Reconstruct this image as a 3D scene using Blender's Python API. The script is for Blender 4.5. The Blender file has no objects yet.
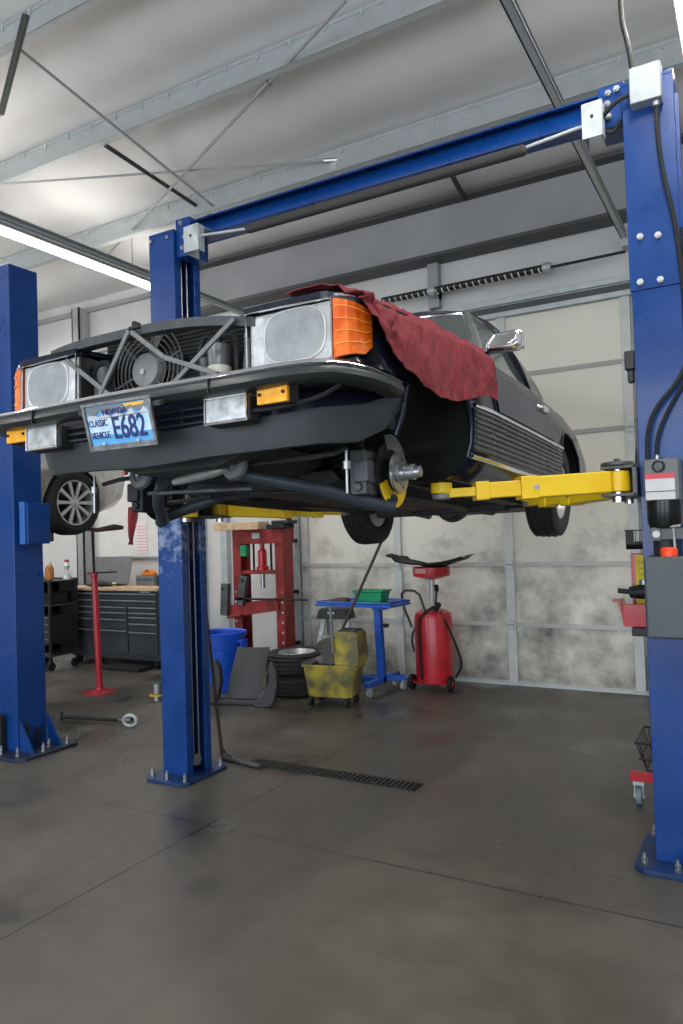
import bpy, bmesh, math, random
from math import sin, cos, pi, radians
from mathutils import Vector, Matrix, Euler, noise
random.seed(7)
SC = bpy.context.scene
COL = SC.collection
VT = SC.view_settings
# ------------------------------------------------------------------ camera
CAM_H = 1.6; FPX = 739.65; YAW, PIT, ROL = 0.51762, 0.027235, 0.032338
cam = bpy.data.cameras.new('camera'); camo = bpy.data.objects.new('camera', cam); COL.objects.link(camo)
fw = Vector((-sin(YAW)*cos(PIT), cos(YAW)*cos(PIT), sin(PIT)))
rx = Vector((cos(YAW), sin(YAW), 0)); dn = -(rx.cross(fw))
r2 = rx*cos(ROL) + dn*sin(ROL); d2 = -rx*sin(ROL) + dn*cos(ROL)
m = Matrix((r2, -d2, -fw)).transposed().to_4x4(); m.translation = (0, 0, CAM_H)
camo.matrix_world = m
cam.sensor_fit = 'HORIZONTAL'; cam.sensor_width = 36; cam.lens = FPX/683*36
cam.clip_start = 0.05; cam.clip_end = 200
SC.camera = camo
# ------------------------------------------------------------------ light and exposure
VT.view_transform = 'Standard'; VT.look = 'None'; VT.gamma = 1; VT.use_curve_mapping = False
VT.exposure = 0.0
SC.cycles.use_denoising = True
SC.cycles.max_bounces = 8
SC.cycles.sample_clamp_indirect = 6
W = bpy.data.worlds.new('sky'); SC.world = W; W.use_nodes = True
W.node_tree.nodes['Background'].inputs[0].default_value = (0.78, 0.88, 1.0, 1)
W.node_tree.nodes['Background'].inputs[1].default_value = 1.3
LAMP_E = 14.0; UP = .22; AREA_W = 66.0; DAY_W = 170.0

def area(name, loc, rot, sx, sy, w, col):
    l = bpy.data.lights.new(name, 'AREA'); l.shape = 'RECTANGLE'; l.size = sx; l.size_y = sy; l.energy = w; l.color = col
    o = bpy.data.objects.new(name, l); o.location = loc; o.rotation_euler = rot; COL.objects.link(o); return o
# daylight that comes in through the three open bay doors behind the photographer
for xx in (-6.4, -1.6, 3.0):
    area('daylight', (xx, -5.15, 2.0), (radians(90), 0, radians(180)), 3.4, 3.6, DAY_W, (0.86, 0.93, 1.0)).rotation_euler = (radians(90), 0, 0)

# ------------------------------------------------------------------ materials
MATS = {}
def mat(name, col, rough=0.5, metal=0.0, var=0.12, scale=8.0, col2=None, bump=0.0, bscale=60.0, rvar=0.1, trans=0.0, emit=None, coat=0.0, spec=None, thr=None, detail=4.0):
    if name in MATS: return MATS[name]
    M = bpy.data.materials.new(name); M.use_nodes = True
    N = M.node_tree.nodes; L = M.node_tree.links; b = N['Principled BSDF']
    tc = N.new('ShaderNodeTexCoord'); nz = N.new('ShaderNodeTexNoise'); nz.inputs['Scale'].default_value = scale; nz.inputs['Detail'].default_value = detail
    L.new(tc.outputs['Object'], nz.inputs['Vector'])
    cr = N.new('ShaderNodeValToRGB'); L.new(nz.outputs[0], cr.inputs[0])
    if col2 is None:
        a = [max(0, c*(1-var)) for c in col]; z = [min(1, c*(1+var)) for c in col]
    else: a, z = col, col2
    t = thr or (0.35, 0.65)
    cr.color_ramp.elements[0].position = t[0]; cr.color_ramp.elements[1].position = t[1]
    cr.color_ramp.elements[0].color = (*a, 1); cr.color_ramp.elements[1].color = (*z, 1)
    L.new(cr.outputs[0], b.inputs['Base Color'])
    b.inputs['Metallic'].default_value = metal
    mr = N.new('ShaderNodeMapRange'); L.new(nz.outputs[0], mr.inputs[0])
    mr.inputs['From Min'].default_value = .3; mr.inputs['From Max'].default_value = .7
    mr.inputs['To Min'].default_value = max(0.02, rough-rvar*rough); mr.inputs['To Max'].default_value = min(1, rough+rvar)
    L.new(mr.outputs[0], b.inputs['Roughness'])
    if bump:
        n2 = N.new('ShaderNodeTexNoise'); n2.inputs['Scale'].default_value = bscale; L.new(tc.outputs['Object'], n2.inputs['Vector'])
        bp = N.new('ShaderNodeBump'); bp.inputs['Strength'].default_value = bump; bp.inputs['Distance'].default_value = 0.01
        L.new(n2.outputs[0], bp.inputs['Height']); L.new(bp.outputs[0], b.inputs['Normal'])
    if trans: b.inputs['Transmission Weight'].default_value = trans
    if coat: b.inputs['Coat Weight'].default_value = coat; b.inputs['Coat Roughness'].default_value = 0.05
    if spec is not None: b.inputs['Specular IOR Level'].default_value = spec
    if emit: b.inputs['Emission Color'].default_value = (*emit[0], 1); b.inputs['Emission Strength'].default_value = emit[1]
    MATS[name] = M; return M
def nd(M): return M.node_tree.nodes, M.node_tree.links, M.node_tree.nodes['Principled BSDF']
lift_blue = mat('lift_blue_paint', (0.004, 0.045, 0.21), 0.26, 0, 0.1, 3, coat=0.15, spec=.35, rvar=.15)
yellow = mat('yellow_arm_paint', (0.80, 0.50, 0.004), 0.38, 0, col2=(0.86, 0.60, 0.012), scale=5)
steel = mat('bare_steel', (0.42, 0.43, 0.44), 0.35, 1.0)
chrome = mat('chrome', (0.86, 0.86, 0.88), 0.06, 1.0, 0.02, rvar=.04)
galv = mat('galvanized_steel', (0.46, 0.485, 0.49), 0.42, 0.35, 0.05, 9)
galv_l = mat('light_galvanized_plate', (0.50, 0.55, 0.56), 0.45, 0.35, 0.08, 14)
darkst = mat('dark_greasy_steel', (0.016, 0.018, 0.019), 0.5, 0.1, 0.35, 12, bump=.3, spec=.35)
black = mat('black_plastic', (0.012, 0.013, 0.014), 0.45, 0, 0.2)
rubber = mat('black_rubber', (0.013, 0.014, 0.015), 0.65, 0, 0.25, 15, spec=.35)
navy = mat('navy_car_paint', (0.005, 0.007, 0.018), 0.2, 0.0, 0.15, 2, coat=0.12, spec=.25)
well = mat('dark_wheel_housing', (0.006, 0.008, 0.007), 0.8, 0, 0.4, 6, bump=.3, spec=.2)
greyplast = mat('dark_grey_valance_plastic', (0.024, 0.032, 0.036), 0.5, 0, 0.12, 6)
grimegrey = mat('grimy_grey_metal', (0.10, 0.11, 0.115), 0.5, 0.4, 0.3, 10)
glass = mat('clear_glass', (0.8, 0.88, 0.86), 0.04, 0, 0.02, trans=0.85, rvar=.02)
orange = mat('orange_lens', (0.62, 0.07, 0.003), 0.22, 0, col2=(0.85, 0.17, 0.008), scale=14, coat=.4)
amber = mat('amber_lens', (0.95, 0.36, 0.01), 0.15, 0, col2=(1, 0.50, 0.03), scale=30, coat=.4)
lensm = mat('milky_lens', (0.50, 0.53, 0.54), 0.12, 0.1, col2=(0.74, 0.76, 0.77), scale=25, coat=.6)
cream = mat('cream_panel', (0.7, 0.68, 0.6), 0.5)
red = mat('red_paint', (0.50, 0.012, 0.025), 0.3, 0, 0.15, 6, coat=.2)
pressred = mat('worn_red_press_paint', (0.16, 0.018, 0.015), 0.55, 0, col2=(0.36, 0.035, 0.03), scale=7, detail=7)
wood = None
white = mat('white_paint', (0.55, 0.56, 0.56), 0.4, 0, 0.05)
blueplast = mat('blue_bin_plastic', (0.008, 0.09, 0.62), 0.4, 0, 0.1)
cartblue = mat('blue_cart_paint', (0.01, 0.10, 0.52), 0.4, 0, 0.15)
greenp = mat('green_plastic', (0.01, 0.30, 0.12), 0.4, 0, 0.12)
cab = mat('charcoal_cabinet_paint', (0.045, 0.052, 0.058), 0.4, 0.2, 0.12)
cab_edge = mat('drawer_pull_aluminium', (0.30, 0.32, 0.34), 0.4, 0.6, 0.1)
tyre_m = mat('tyre_rubber', (0.016, 0.018, 0.018), 0.7, 0, 0.3, 20, bump=.3)
alloy = mat('silver_alloy', (0.62, 0.63, 0.64), 0.3, 0.7, 0.06)
lampw = mat('lamp_tube', (1, 1, 1), 0.4, emit=((1.0, 0.97, 0.93), LAMP_E))
lamph = mat('lamp_housing', (0.30, 0.30, 0.30), 0.5, 0.2)
silver_car = mat('pearl_white_car_paint', (0.72, 0.70, 0.66), 0.25, 0.1, 0.04, coat=.6)
mopyel = mat('dirty_yellow_plastic', (0.13, 0.115, 0.06), 0.6, 0, col2=(0.48, 0.38, 0.04), scale=6, thr=(0.38, 0.62), detail=8)
wood_m = mat('pine_wood', (0.50, 0.34, 0.19), 0.6, 0, col2=(0.70, 0.52, 0.32), scale=16)
benchwood = mat('bench_wood', (0.55, 0.37, 0.22), 0.45, 0, col2=(0.68, 0.50, 0.34), scale=10)

# ------------------------------------------------------------------ mesh builder
class MB:
    def __init__(s): s.b = bmesh.new()
    def V(s, p): return s.b.verts.new(p)
    def F(s, vs, mi=0):
        try: f = s.b.faces.new(vs); f.material_index = mi; return f
        except ValueError: return None
    def box(s, x0, x1, y0, y1, z0, z1, M=None, mi=0):
        P = [Vector((x, y, z)) for x in (x0, x1) for y in (y0, y1) for z in (z0, z1)]
        if M is not None: P = [M @ p for p in P]
        v = [s.V(p) for p in P]
        for q in ((0,1,3,2),(4,6,7,5),(0,4,5,1),(2,3,7,6),(0,2,6,4),(1,5,7,3)): s.F([v[i] for i in q], mi)
        return s
    def bar(s, p0, p1, w, h, up=(0, 0, 1), mi=0):
        p0, p1 = Vector(p0), Vector(p1); d = p1-p0; L = d.length; d.normalize()
        u = Vector(up)
        if abs(d.dot(u)) > .98: u = Vector((1, 0, 0))
        a = d.cross(u).normalized(); c = a.cross(d)
        M = Matrix((a, d, c)).transposed().to_4x4(); M.translation = p0
        return s.box(-w/2, w/2, 0, L, -h/2, h/2, M, mi)
    def ring(s, c, a, b, r, n, rb=None):
        rb = r if rb is None else rb
        return [s.V(c + a*(r*cos(2*pi*i/n)) + b*(rb*sin(2*pi*i/n))) for i in range(n)]
    def loft(s, rings, cap=True, closed=False, mi=0):
        k = len(rings)
        for j in range(k if closed else k-1):
            A, B = rings[j], rings[(j+1) % k]; n = len(A)
            for i in range(n): s.F([A[i], A[(i+1) % n], B[(i+1) % n], B[i]], mi)
        if cap and not closed: s.F(list(reversed(rings[0])), mi); s.F(rings[-1], mi)
        return s
    def cyl(s, p0, p1, r0, r1=None, n=20, cap=True, mi=0):
        p0, p1 = Vector(p0), Vector(p1); r1 = r0 if r1 is None else r1
        d = (p1-p0).normalized(); u = Vector((0, 0, 1)) if abs(d.z) < .9 else Vector((1, 0, 0))
        a = d.cross(u).normalized(); b = d.cross(a)
        return s.loft([s.ring(p0, a, b, r0, n), s.ring(p1, a, b, r1, n)], cap, mi=mi)
    def tube(s, pts, r, n=10, closed=False, smooth=0, mi=0):
        P = [Vector(p) for p in pts]
        if smooth:
            for _ in range(smooth):
                Q = [P[0]]
                for i in range(len(P)-1): Q += [P[i]*.75+P[i+1]*.25, P[i]*.25+P[i+1]*.75]
                Q.append(P[-1]); P = Q
        k = len(P); R = []; pa = None
        for i in range(k):
            if closed: d = (P[(i+1) % k]-P[i-1]).normalized()
            else: d = (P[min(i+1, k-1)]-P[max(i-1, 0)]).normalized()
            if pa is None:
                u = Vector((0, 0, 1)) if abs(d.z) < .9 else Vector((1, 0, 0)); a = d.cross(u).normalized()
            else: a = (pa - d*pa.dot(d)).normalized()
            pa = a; b = d.cross(a)
            if isinstance(r, (list, tuple)):
                g = i/(k-1)*(len(r)-1); g0 = min(int(g), len(r)-2); rr = r[g0]*(1-g+g0)+r[g0+1]*(g-g0)
            else: rr = r
            R.append(s.ring(P[i], a, b, rr, n))
        return s.loft(R, not closed, closed, mi)
    def lathe(s, prof, o=(0, 0, 0), ax=(0, 0, 1), n=32, closed=False, mi=0):
        o = Vector(o); d = Vector(ax).normalized(); u = Vector((0, 0, 1)) if abs(d.z) < .9 else Vector((1, 0, 0))
        a = d.cross(u).normalized(); b = d.cross(a)
        return s.loft([s.ring(o+d*h, a, b, max(r, 1e-4), n) for r, h in prof], not closed, closed, mi)
    def prism(s, poly, ax, a, b, mi=0):
        # poly of 2-D points in the plane perpendicular to axis ax (0,1,2)
        def P(p, h): q = list(p); q.insert(ax, h); return Vector(q)
        A = [s.V(P(p, a)) for p in poly]; B = [s.V(P(p, b)) for p in poly]
        return s.loft([A, B], mi=mi)
    def sphere(s, c, r, n=16, sz=1.0, mi=0):
        k = n//2
        return s.lathe([(r*sin(pi*j/k), -r*sz*cos(pi*j/k)) for j in range(k+1)], c, n=n, mi=mi)
    def grid(s, f, nu, nv, th=0.0, mi=0):
        P = [[Vector(f(i/nu, j/nv)) for j in range(nv+1)] for i in range(nu+1)]
        v = [[s.V(p) for p in r] for r in P]
        for i in range(nu):
            for j in range(nv): s.F([v[i][j], v[i+1][j], v[i+1][j+1], v[i][j+1]], mi)
        if th:
            def nrm(i, j):
                a = P[min(i+1, nu)][j]-P[max(i-1, 0)][j]; b = P[i][min(j+1, nv)]-P[i][max(j-1, 0)]
                return a.cross(b).normalized()
            w = [[s.V(P[i][j]-nrm(i, j)*th) for j in range(nv+1)] for i in range(nu+1)]
            for i in range(nu):
                for j in range(nv): s.F([w[i][j], w[i][j+1], w[i+1][j+1], w[i+1][j]], mi)
            for i in range(nu):
                s.F([v[i][0], w[i][0], w[i+1][0], v[i+1][0]], mi); s.F([v[i][nv], v[i+1][nv], w[i+1][nv], w[i][nv]], mi)
            for j in range(nv):
                s.F([v[0][j], v[0][j+1], w[0][j+1], w[0][j]], mi); s.F([v[nu][j], w[nu][j], w[nu][j+1], v[nu][j+1]], mi)
        return s
    def build(s, name, mats, parent=None, bevel=0.0, ang=38, loc=None, rot=None, seg=2):
        bmesh.ops.remove_doubles(s.b, verts=s.b.verts, dist=1e-5)
        bmesh.ops.recalc_face_normals(s.b, faces=s.b.faces)
        c = cos(radians(ang))
        for f in s.b.faces: f.smooth = True
        for e in s.b.edges:
            if len(e.link_faces) == 2 and e.link_faces[0].normal.dot(e.link_faces[1].normal) < c: e.smooth = False
        me = bpy.data.meshes.new(name); s.b.to_mesh(me); s.b.free()
        for mm in (mats if isinstance(mats, (list, tuple)) else [mats]): me.materials.append(mm)
        o = bpy.data.objects.new(name, me); COL.objects.link(o)
        if parent is not None: o.parent = parent
        if loc is not None: o.location = loc
        if rot is not None: o.rotation_euler = rot
        if bevel:
            bv = o.modifiers.new('bevel', 'BEVEL'); bv.width = bevel; bv.segments = seg; bv.harden_normals = True; bv.limit_method = 'ANGLE'; bv.angle_limit = radians(40)
        return o
def tag(o, label, cat, group=None, kind=None):
    o['label'] = label; o['category'] = cat
    if group: o['group'] = group
    if kind: o['kind'] = kind
    return o
def thing(name, label, cat, loc=(0, 0, 0), rz=0.0, group=None):
    o = bpy.data.objects.new(name, None); o.empty_display_size = .1; COL.objects.link(o); o.location = loc; o.rotation_euler = (0, 0, rz)
    return tag(o, label, cat, group)
def struct(o): o['kind'] = 'structure'; return o
def copy_tree(o, parent=None):
    c = o.copy(); COL.objects.link(c)
    if parent is not None: c.parent = parent
    for ch in [x for x in bpy.data.objects if x.parent == o]: copy_tree(ch, c)
    return c
def text_mesh(txt, size, name, mat_, parent, loc, rot, align='LEFT', sx=1.0, ext=0.001, bold=0.0):
    cu = bpy.data.curves.new(name, 'FONT'); cu.body = txt; cu.size = size; cu.extrude = ext; cu.align_x = align; cu.offset = bold
    t = bpy.data.objects.new(name, cu); COL.objects.link(t)
    dg = bpy.context.evaluated_depsgraph_get(); me = bpy.data.meshes.new_from_object(t.evaluated_get(dg))
    bpy.data.objects.remove(t); me.materials.clear(); me.materials.append(mat_)
    me.name = name; o = bpy.data.objects.new(name, me); COL.objects.link(o); o.parent = parent; o.location = loc; o.rotation_euler = rot; o.scale = (sx, 1, 1)
    return o

# ================================================================== SETTING
# --- floor: polished stained concrete with saw-cut joints
JX, JY = -2.745, 3.21
fm = mat('stained_concrete', (0.055, 0.049, 0.041), 0.30, 0, col2=(0.118, 0.107, 0.088), scale=1.3, bump=.06, bscale=25, thr=(.3, .72), detail=8, rvar=.45, spec=.6)
N, L, b = nd(fm)
geo = N.new('ShaderNodeNewGeometry'); sp = N.new('ShaderNodeSeparateXYZ'); L.new(geo.outputs['Position'], sp.inputs[0])
def joint(out, at, w, prev=None):
    a = N.new('ShaderNodeMath'); a.operation = 'SUBTRACT'; L.new(out, a.inputs[0]); a.inputs[1].default_value = at
    c = N.new('ShaderNodeMath'); c.operation = 'ABSOLUTE'; L.new(a.outputs[0], c.inputs[0])
    d = N.new('ShaderNodeMath'); d.operation = 'LESS_THAN'; L.new(c.outputs[0], d.inputs[0]); d.inputs[1].default_value = w
    if prev is None: return d
    e = N.new('ShaderNodeMath'); e.operation = 'MAXIMUM'; L.new(prev.outputs[0], e.inputs[0]); L.new(d.outputs[0], e.inputs[1]); return e
j = joint(sp.outputs['X'], JX, .006); j = joint(sp.outputs['Y'], JY, .0045, j); j = joint(sp.outputs['X'], JX-4.2, .005, j); j = joint(sp.outputs['X'], JX+4.2, .005, j); j = joint(sp.outputs['Y'], JY-4.2, .005, j)
mx = N.new('ShaderNodeMix'); mx.data_type = 'RGBA'; cin = b.inputs['Base Color'].links[0].from_socket
n3 = N.new('ShaderNodeTexNoise'); n3.inputs['Scale'].default_value = 9; n3.inputs['Detail'].default_value = 9; L.new(geo.outputs['Position'], n3.inputs['Vector'])
r3 = N.new('ShaderNodeMapRange'); L.new(n3.outputs[0], r3.inputs[0]); r3.inputs['To Min'].default_value = .75; r3.inputs['To Max'].default_value = 1.25
mm = N.new('ShaderNodeMix'); mm.data_type = 'RGBA'; mm.blend_type = 'MULTIPLY'; mm.inputs[0].default_value = 1; L.new(cin, mm.inputs[6]); L.new(r3.outputs[0], mm.inputs[7])
L.new(j.outputs[0], mx.inputs[0]); L.new(mm.outputs[2], mx.inputs[6]); mx.inputs[7].default_value = (0.012, 0.011, 0.010, 1); L.new(mx.outputs[2], b.inputs['Base Color'])
struct(MB().box(-10.2, 5.4, -5.6, 8, -0.25, 0).build('floor', fm))
# --- walls
wm = mat('painted_wall_liner', (0.50, 0.50, 0.50), 0.6, 0, 0.05, 1.5, bump=.1, bscale=6)
wmw = mat('white_wall_liner', (0.62, 0.62, 0.61), 0.6, 0, 0.05, 1.5)
def wallbox(name, boxes, m_): 
    q = MB()
    for bx in boxes: q.box(*bx)
    return struct(q.build(name, m_))
DX0, DX1, DZ = -4.77, -0.98, 3.75
wallbox('wall_back', [(-9.5, DX0, 7.42, 7.6, 0, 5.2), (DX1, 5.0, 7.42, 7.6, 0, 5.2), (DX0, DX1, 7.42, 7.6, DZ, 5.2)], wmw)
wallbox('wall_left', [(-9.7, -9.5, -5.4, 7.6, 0, 7.2)], wm)
wallbox('wall_right', [(5.0, 5.2, -5.4, 7.6, 0, 7.2)], wm)
fb = []
for a, c in ((-9.7, -8.3), (-4.5, -3.5), (.3, 1.1), (4.9, 5.2)): fb.append((a, c, -5.4, -5.2, 0, 4.0))
fb.append((-9.7, 5.2, -5.4, -5.2, 4.0, 7.2))
wallbox('wall_front', fb, wm)
# --- ceiling: white insulation facing, sagging a little between the purlins
cm = mat('insulation_facing', (0.70, 0.69, 0.685), 0.55, 0, 0.05, 1.0, bump=.25, bscale=2.5)
PUR = [6.02, 4.70, 3.58, 2.2, .8, -.6, -2.0, -3.4, -4.8]
def zc(y): return 5.06 + .13*(7.4-y)
def cf(s, t):
    x = -9.6 + 14.7*s; y = -5.3 + 12.75*t
    ys = sorted(PUR+[7.5, -5.5]); z = zc(y)
    for i in range(len(ys)-1):
        if ys[i] <= y <= ys[i+1]:
            q = (y-ys[i])/(ys[i+1]-ys[i]); z -= .09*sin(pi*q)**2; break
    z += .02*noise.noise(Vector((x*.8, y*1.5, 3)))
    return (x, y, z)
struct(MB().grid(cf, 90, 110, -0.04).build('ceiling', cm, ang=80))
# --- purlins
def purlin(y, label):
    z = zc(y)-.02; q = MB(); x0, x1 = -9.4, 4.9
    q.box(x0, x1, y-.004, y+.004, z-.24, z); q.box(x0, x1, y-.07, y, z-.245, z-.238); q.box(x0, x1, y, y+.07, z-.008, z); q.box(x0, x1, y-.072, y-.066, z-.245, z-.222)
    t = thing('roof_purlin', label, 'beam', (0, y, z))
    o = q.build('web', galv, t); o.location = (0, -y, -z)
    w_ = MB()
    w_.box(x0, x1, y-.012, y-.006, z-.032, z-.026)
    for i in range(46): xx = x0+.2+i*.31; w_.box(xx, xx+.02, y-.016, y-.004, z-.06, z-.005)
    o = w_.build('insulation_strap', galv_l, t); o.location = (0, -y, -z)
    t['kind'] = 'structure'; return t
for i, y in enumerate(PUR):
    t = purlin(y, 'galvanized steel roof purlin'); t.name = 'trim_%d' % (i+10)
    for k in ('label', 'category'): del t[k]
# --- eave beam (grey I-beam above the garage door) and wall framing
gm = mat('grey_primer_steel', (0.33, 0.33, 0.34), 0.5, 0, 0.06, 2)
gmd = mat('dark_grey_steel', (0.07, 0.07, 0.072), 0.55, 0, 0.1, 2)
q = MB(); q.box(-6.55, 4.95, 7.28, 7.30, 4.46, 5.0); t1 = struct(q.build('trim_1', gm))
q = MB(); q.box(-6.6, 4.95, 7.14, 7.40, 4.44, 4.475); q.box(-6.6, 4.95, 7.14, 7.40, 4.99, 5.02); struct(q.build('trim_2', gmd))
q = MB(); q.box(-8.43, -8.28, 7.22, 7.24, 0, 4.9); q.box(-8.43, -8.41, 7.22, 7.42, 0, 4.9); q.box(-8.30, -8.28, 7.22, 7.42, 0, 4.9); struct(q.build('trim_3', gm))
q = MB(); q.box(-9.5, -8.43, 7.33, 7.42, 4.25, 4.29); q.box(-8.28, -6.6, 7.33, 7.42, 4.25, 4.29); q.box(-9.5, -6.6, 7.36, 7.42, 4.86, 4.92); struct(q.build('trim_4', gm))
q = MB(); q.box(-3.02, -2.90, 7.33, 7.42, 3.96, 4.45); struct(q.build('trim_5', gm))
# door jambs, header, tracks
q = MB(); q.box(DX0-.14, DX1+.14, 7.34, 7.42, 3.74, 3.90); q.box(DX0-.14, DX1+.14, 7.30, 7.36, 3.86, 3.92); q.box(DX0-.14, DX1+.14, 7.32, 7.35, 3.735, 3.775)
q.box(DX0-.1, DX0, 7.34, 7.42, 0, 3.75); q.box(DX1, DX1+.1, 7.34, 7.42, 0, 3.75); struct(q.build('trim_6', galv_l, bevel=.004))
q = MB(); q.box(DX0-.14, DX1+.14, 7.335, 7.34, 3.79, 3.85); struct(q.build('trim_8', gmd))
q = MB()
for xx in (DX0-.05, DX1+.05):
    q.box(xx-.012, xx+.012, 7.22, 7.26, 0, 4.05); q.box(xx-.03, xx-.02, 7.20, 7.28, 0, 4.05)
    for k in range(7): q.box(xx-.03, xx+.03, 7.26, 7.35, .3+k*.6, .34+k*.6)
struct(q.build('trim_7', darkst))
# --- garage door
dm = mat('weathered_door_panel', (0.72, 0.705, 0.62), 0.5, 0, 0.04, 1.2)
N, L, b = nd(dm); cin = b.inputs['Base Color'].links[0].from_socket
geo = N.new('ShaderNodeNewGeometry'); sp = N.new('ShaderNodeSeparateXYZ'); L.new(geo.outputs['Position'], sp.inputs[0])
hr = N.new('ShaderNodeMapRange'); L.new(sp.outputs['Z'], hr.inputs[0]); hr.inputs['From Min'].default_value = 0; hr.inputs['From Max'].default_value = 2.9; hr.inputs['To Min'].default_value = .30; hr.inputs['To Max'].default_value = -.10
n3 = N.new('ShaderNodeTexNoise'); n3.inputs['Scale'].default_value = 2.3; n3.inputs['Detail'].default_value = 7; n3.inputs['Roughness'].default_value = .62; L.new(geo.outputs['Position'], n3.inputs['Vector'])
ad = N.new('ShaderNodeMath'); ad.operation = 'ADD'; L.new(hr.outputs[0], ad.inputs[0]); L.new(n3.outputs[0], ad.inputs[1])
cr = N.new('ShaderNodeValToRGB'); L.new(ad.outputs[0], cr.inputs[0]); cr.color_ramp.elements[0].position = .60; cr.color_ramp.elements[1].position = .93
cr.color_ramp.elements[0].color = (0, 0, 0, 1); cr.color_ramp.elements[1].color = (1, 1, 1, 1)
mx = N.new('ShaderNodeMix'); mx.data_type = 'RGBA'; L.new(cr.outputs[0], mx.inputs[0]); L.new(cin, mx.inputs[6]); mx.inputs[7].default_value = (0.13, 0.13, 0.12, 1)
L.new(mx.outputs[2], b.inputs['Base Color'])
door = bpy.data.objects.new('door_1', None); COL.objects.link(door); door.location = (0, 0, 0); struct(door)
PZ = [0.02, .61, 1.22, 1.85, 2.50, 3.13, 3.75]
for i in range(6):
    MB().box(DX0, DX1, 7.38, 7.42, PZ[i]+.004, PZ[i+1]-.004).build('door_panel', dm, door, bevel=.004)
sm_ = mat('door_rail_grey', (0.36, 0.355, 0.34), 0.5, .1, .06, 5)
for i in range(7):
    z = PZ[i]
    MB().box(DX0, DX1, 7.365, 7.385, max(z-.02, 0.012), z+.022).build('door_rail', sm_ if i > 3 else mat('light_rail', (.48, .48, .46), .5, .1, .1, 6), door)
st = mat('door_stile_grey', (0.56, 0.57, 0.56), 0.5, .1, .06, 9)
for xx in (-4.70, -3.50, -2.25, -1.05):
    MB().box(xx-.045, xx+.045, 7.35, 7.383, .03, 3.74).build('door_stile', st, door, bevel=.003)
    q = MB()
    for z in PZ[1:-1]: q.box(xx-.03, xx+.03, 7.335, 7.352, z-.05, z+.05); q.cyl((xx-.035, 7.33, z), (xx+.035, 7.33, z), .008, n=8)
    q.build('hinge', galv, door)
MB().box(DX0, DX1, 7.36, 7.41, 0.0, .02).build('bottom_seal', galv_l, door)
# torsion spring shaft
t = thing('torsion_spring', 'dark torsion spring with pale stripes on the shaft above the garage door', 'spring', (-2.5, 7.2, 4.1))
MB().cyl((-2.2, 0, -.02), (1.5, 0, .0), .013, n=10).build('shaft', darkst, t)
MB().cyl((-1.0, 0, -.0), (.76, 0, .0), .036, n=20).build('coil', black, t)
q = MB()
for k in range(26):
    x = -.97+k*.067
    q.tube([(x+.02*i/8, .038*cos(pi+i*pi/8), .038*sin(pi+i*pi/8)) for i in range(9)], .007, n=6)
q.build('stripe_winding', cream, t)
q = MB(); q.lathe([(.02, -.04), (.045, -.04), (.05, 0), (.045, .04), (.02, .04)], (.78, 0, 0), (1, 0, 0), 20); q.build('winding_cone', galv, t)
q = MB(); q.lathe([(.02, -.04), (.045, -.04), (.05, 0), (.045, .04), (.02, .04)], (-.42, 0, 0), (1, 0, 0), 20); q.box(-.44, -.40, 0, .22, -.05, .05); q.build('center_bracket', galv, t)
# overhead door tracks going towards the camera side
for xx, lb in ((-1.0, 'long slotted steel overhead door track at right, running toward the ceiling camera side'), (-4.75, 'long steel overhead door track on the left, above the far lift post')):
    t = thing('door_track', 'steel overhead track of the garage door, right-hand one behind the right lift post' if xx > -2 else 'steel overhead track of the garage door, left-hand one', 'rail', (xx, 7.2, 4.25 if xx > -2 else 3.99))
    y0 = -4.4
    q = MB(); q.box(-.028, -.024, y0, .0, -.03, .03); q.box(-.028, .02, y0, 0, .026, .030); q.box(-.028, .02, y0, 0, -.030, -.026); q.box(.016, .02, y0, 0, -.03, -.012)
    q.build('channel', galv, t)
    MB().box(-.034, -.030, y0, 0, -.03, .035).build('slotted_angle', darkst, t)
    MB().box(-.05, -.02, y0+.1, y0+.14, 0, .95).build('hanger', darkst, t)
    MB().box(-.03, .03, -.02, .15, -.10, .05).build('end_bracket', galv, t)
# door at far left of the back wall: vertical ribs / post trims
q = MB(); q.box(-6.3, -6.22, 7.36, 7.42, 0, 3.6); q.box(-5.95, -5.85, 7.34, 7.42, 0, 3.6); struct(q.build('trim_9', galv_l))
# roof rods and struts
def rod(name, a, b_, r, label, m_=gmd, buckle=None, cat='rod'):
    t = thing(name, label, cat, a); a = Vector(a); m_ = gm; r *= .8; e = Vector(b_)-a
    MB().cyl((0, 0, 0), e, r, n=8).build('bar', m_, t)
    if buckle is not None:
        c = e*buckle; d = e.normalized(); MB().cyl(c-d*.09, c+d*.09, r*2.0, n=8).build('turnbuckle', steel, t)
        if name == 'brace_rod' and buckle > .3: MB().box(c.x-.03, c.x+.03, c.y-.003, c.y+.003, c.z-.14, c.z-.02).build('paper_tag', white, t)
rod('brace_rod', (-2.30, 4.32, 5.18), (-6.9, 6.43, 5.05), .017, 'long grey bracing rod with a white tag, rising to upper right under the roof', galv, .22)
rod('brace_rod', (-4.54, 3.44, 5.18), (-4.88, 6.35, 5.02), .015, 'thin bracing rod running down right under the roof, above the slotted angle', gmd)
rod('brace_rod', (-6.40, 4.65, 5.14), (-3.3, 6.06, 5.12), .014, 'nearly level bracing rod crossing under the roof', galv, .97)
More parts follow.
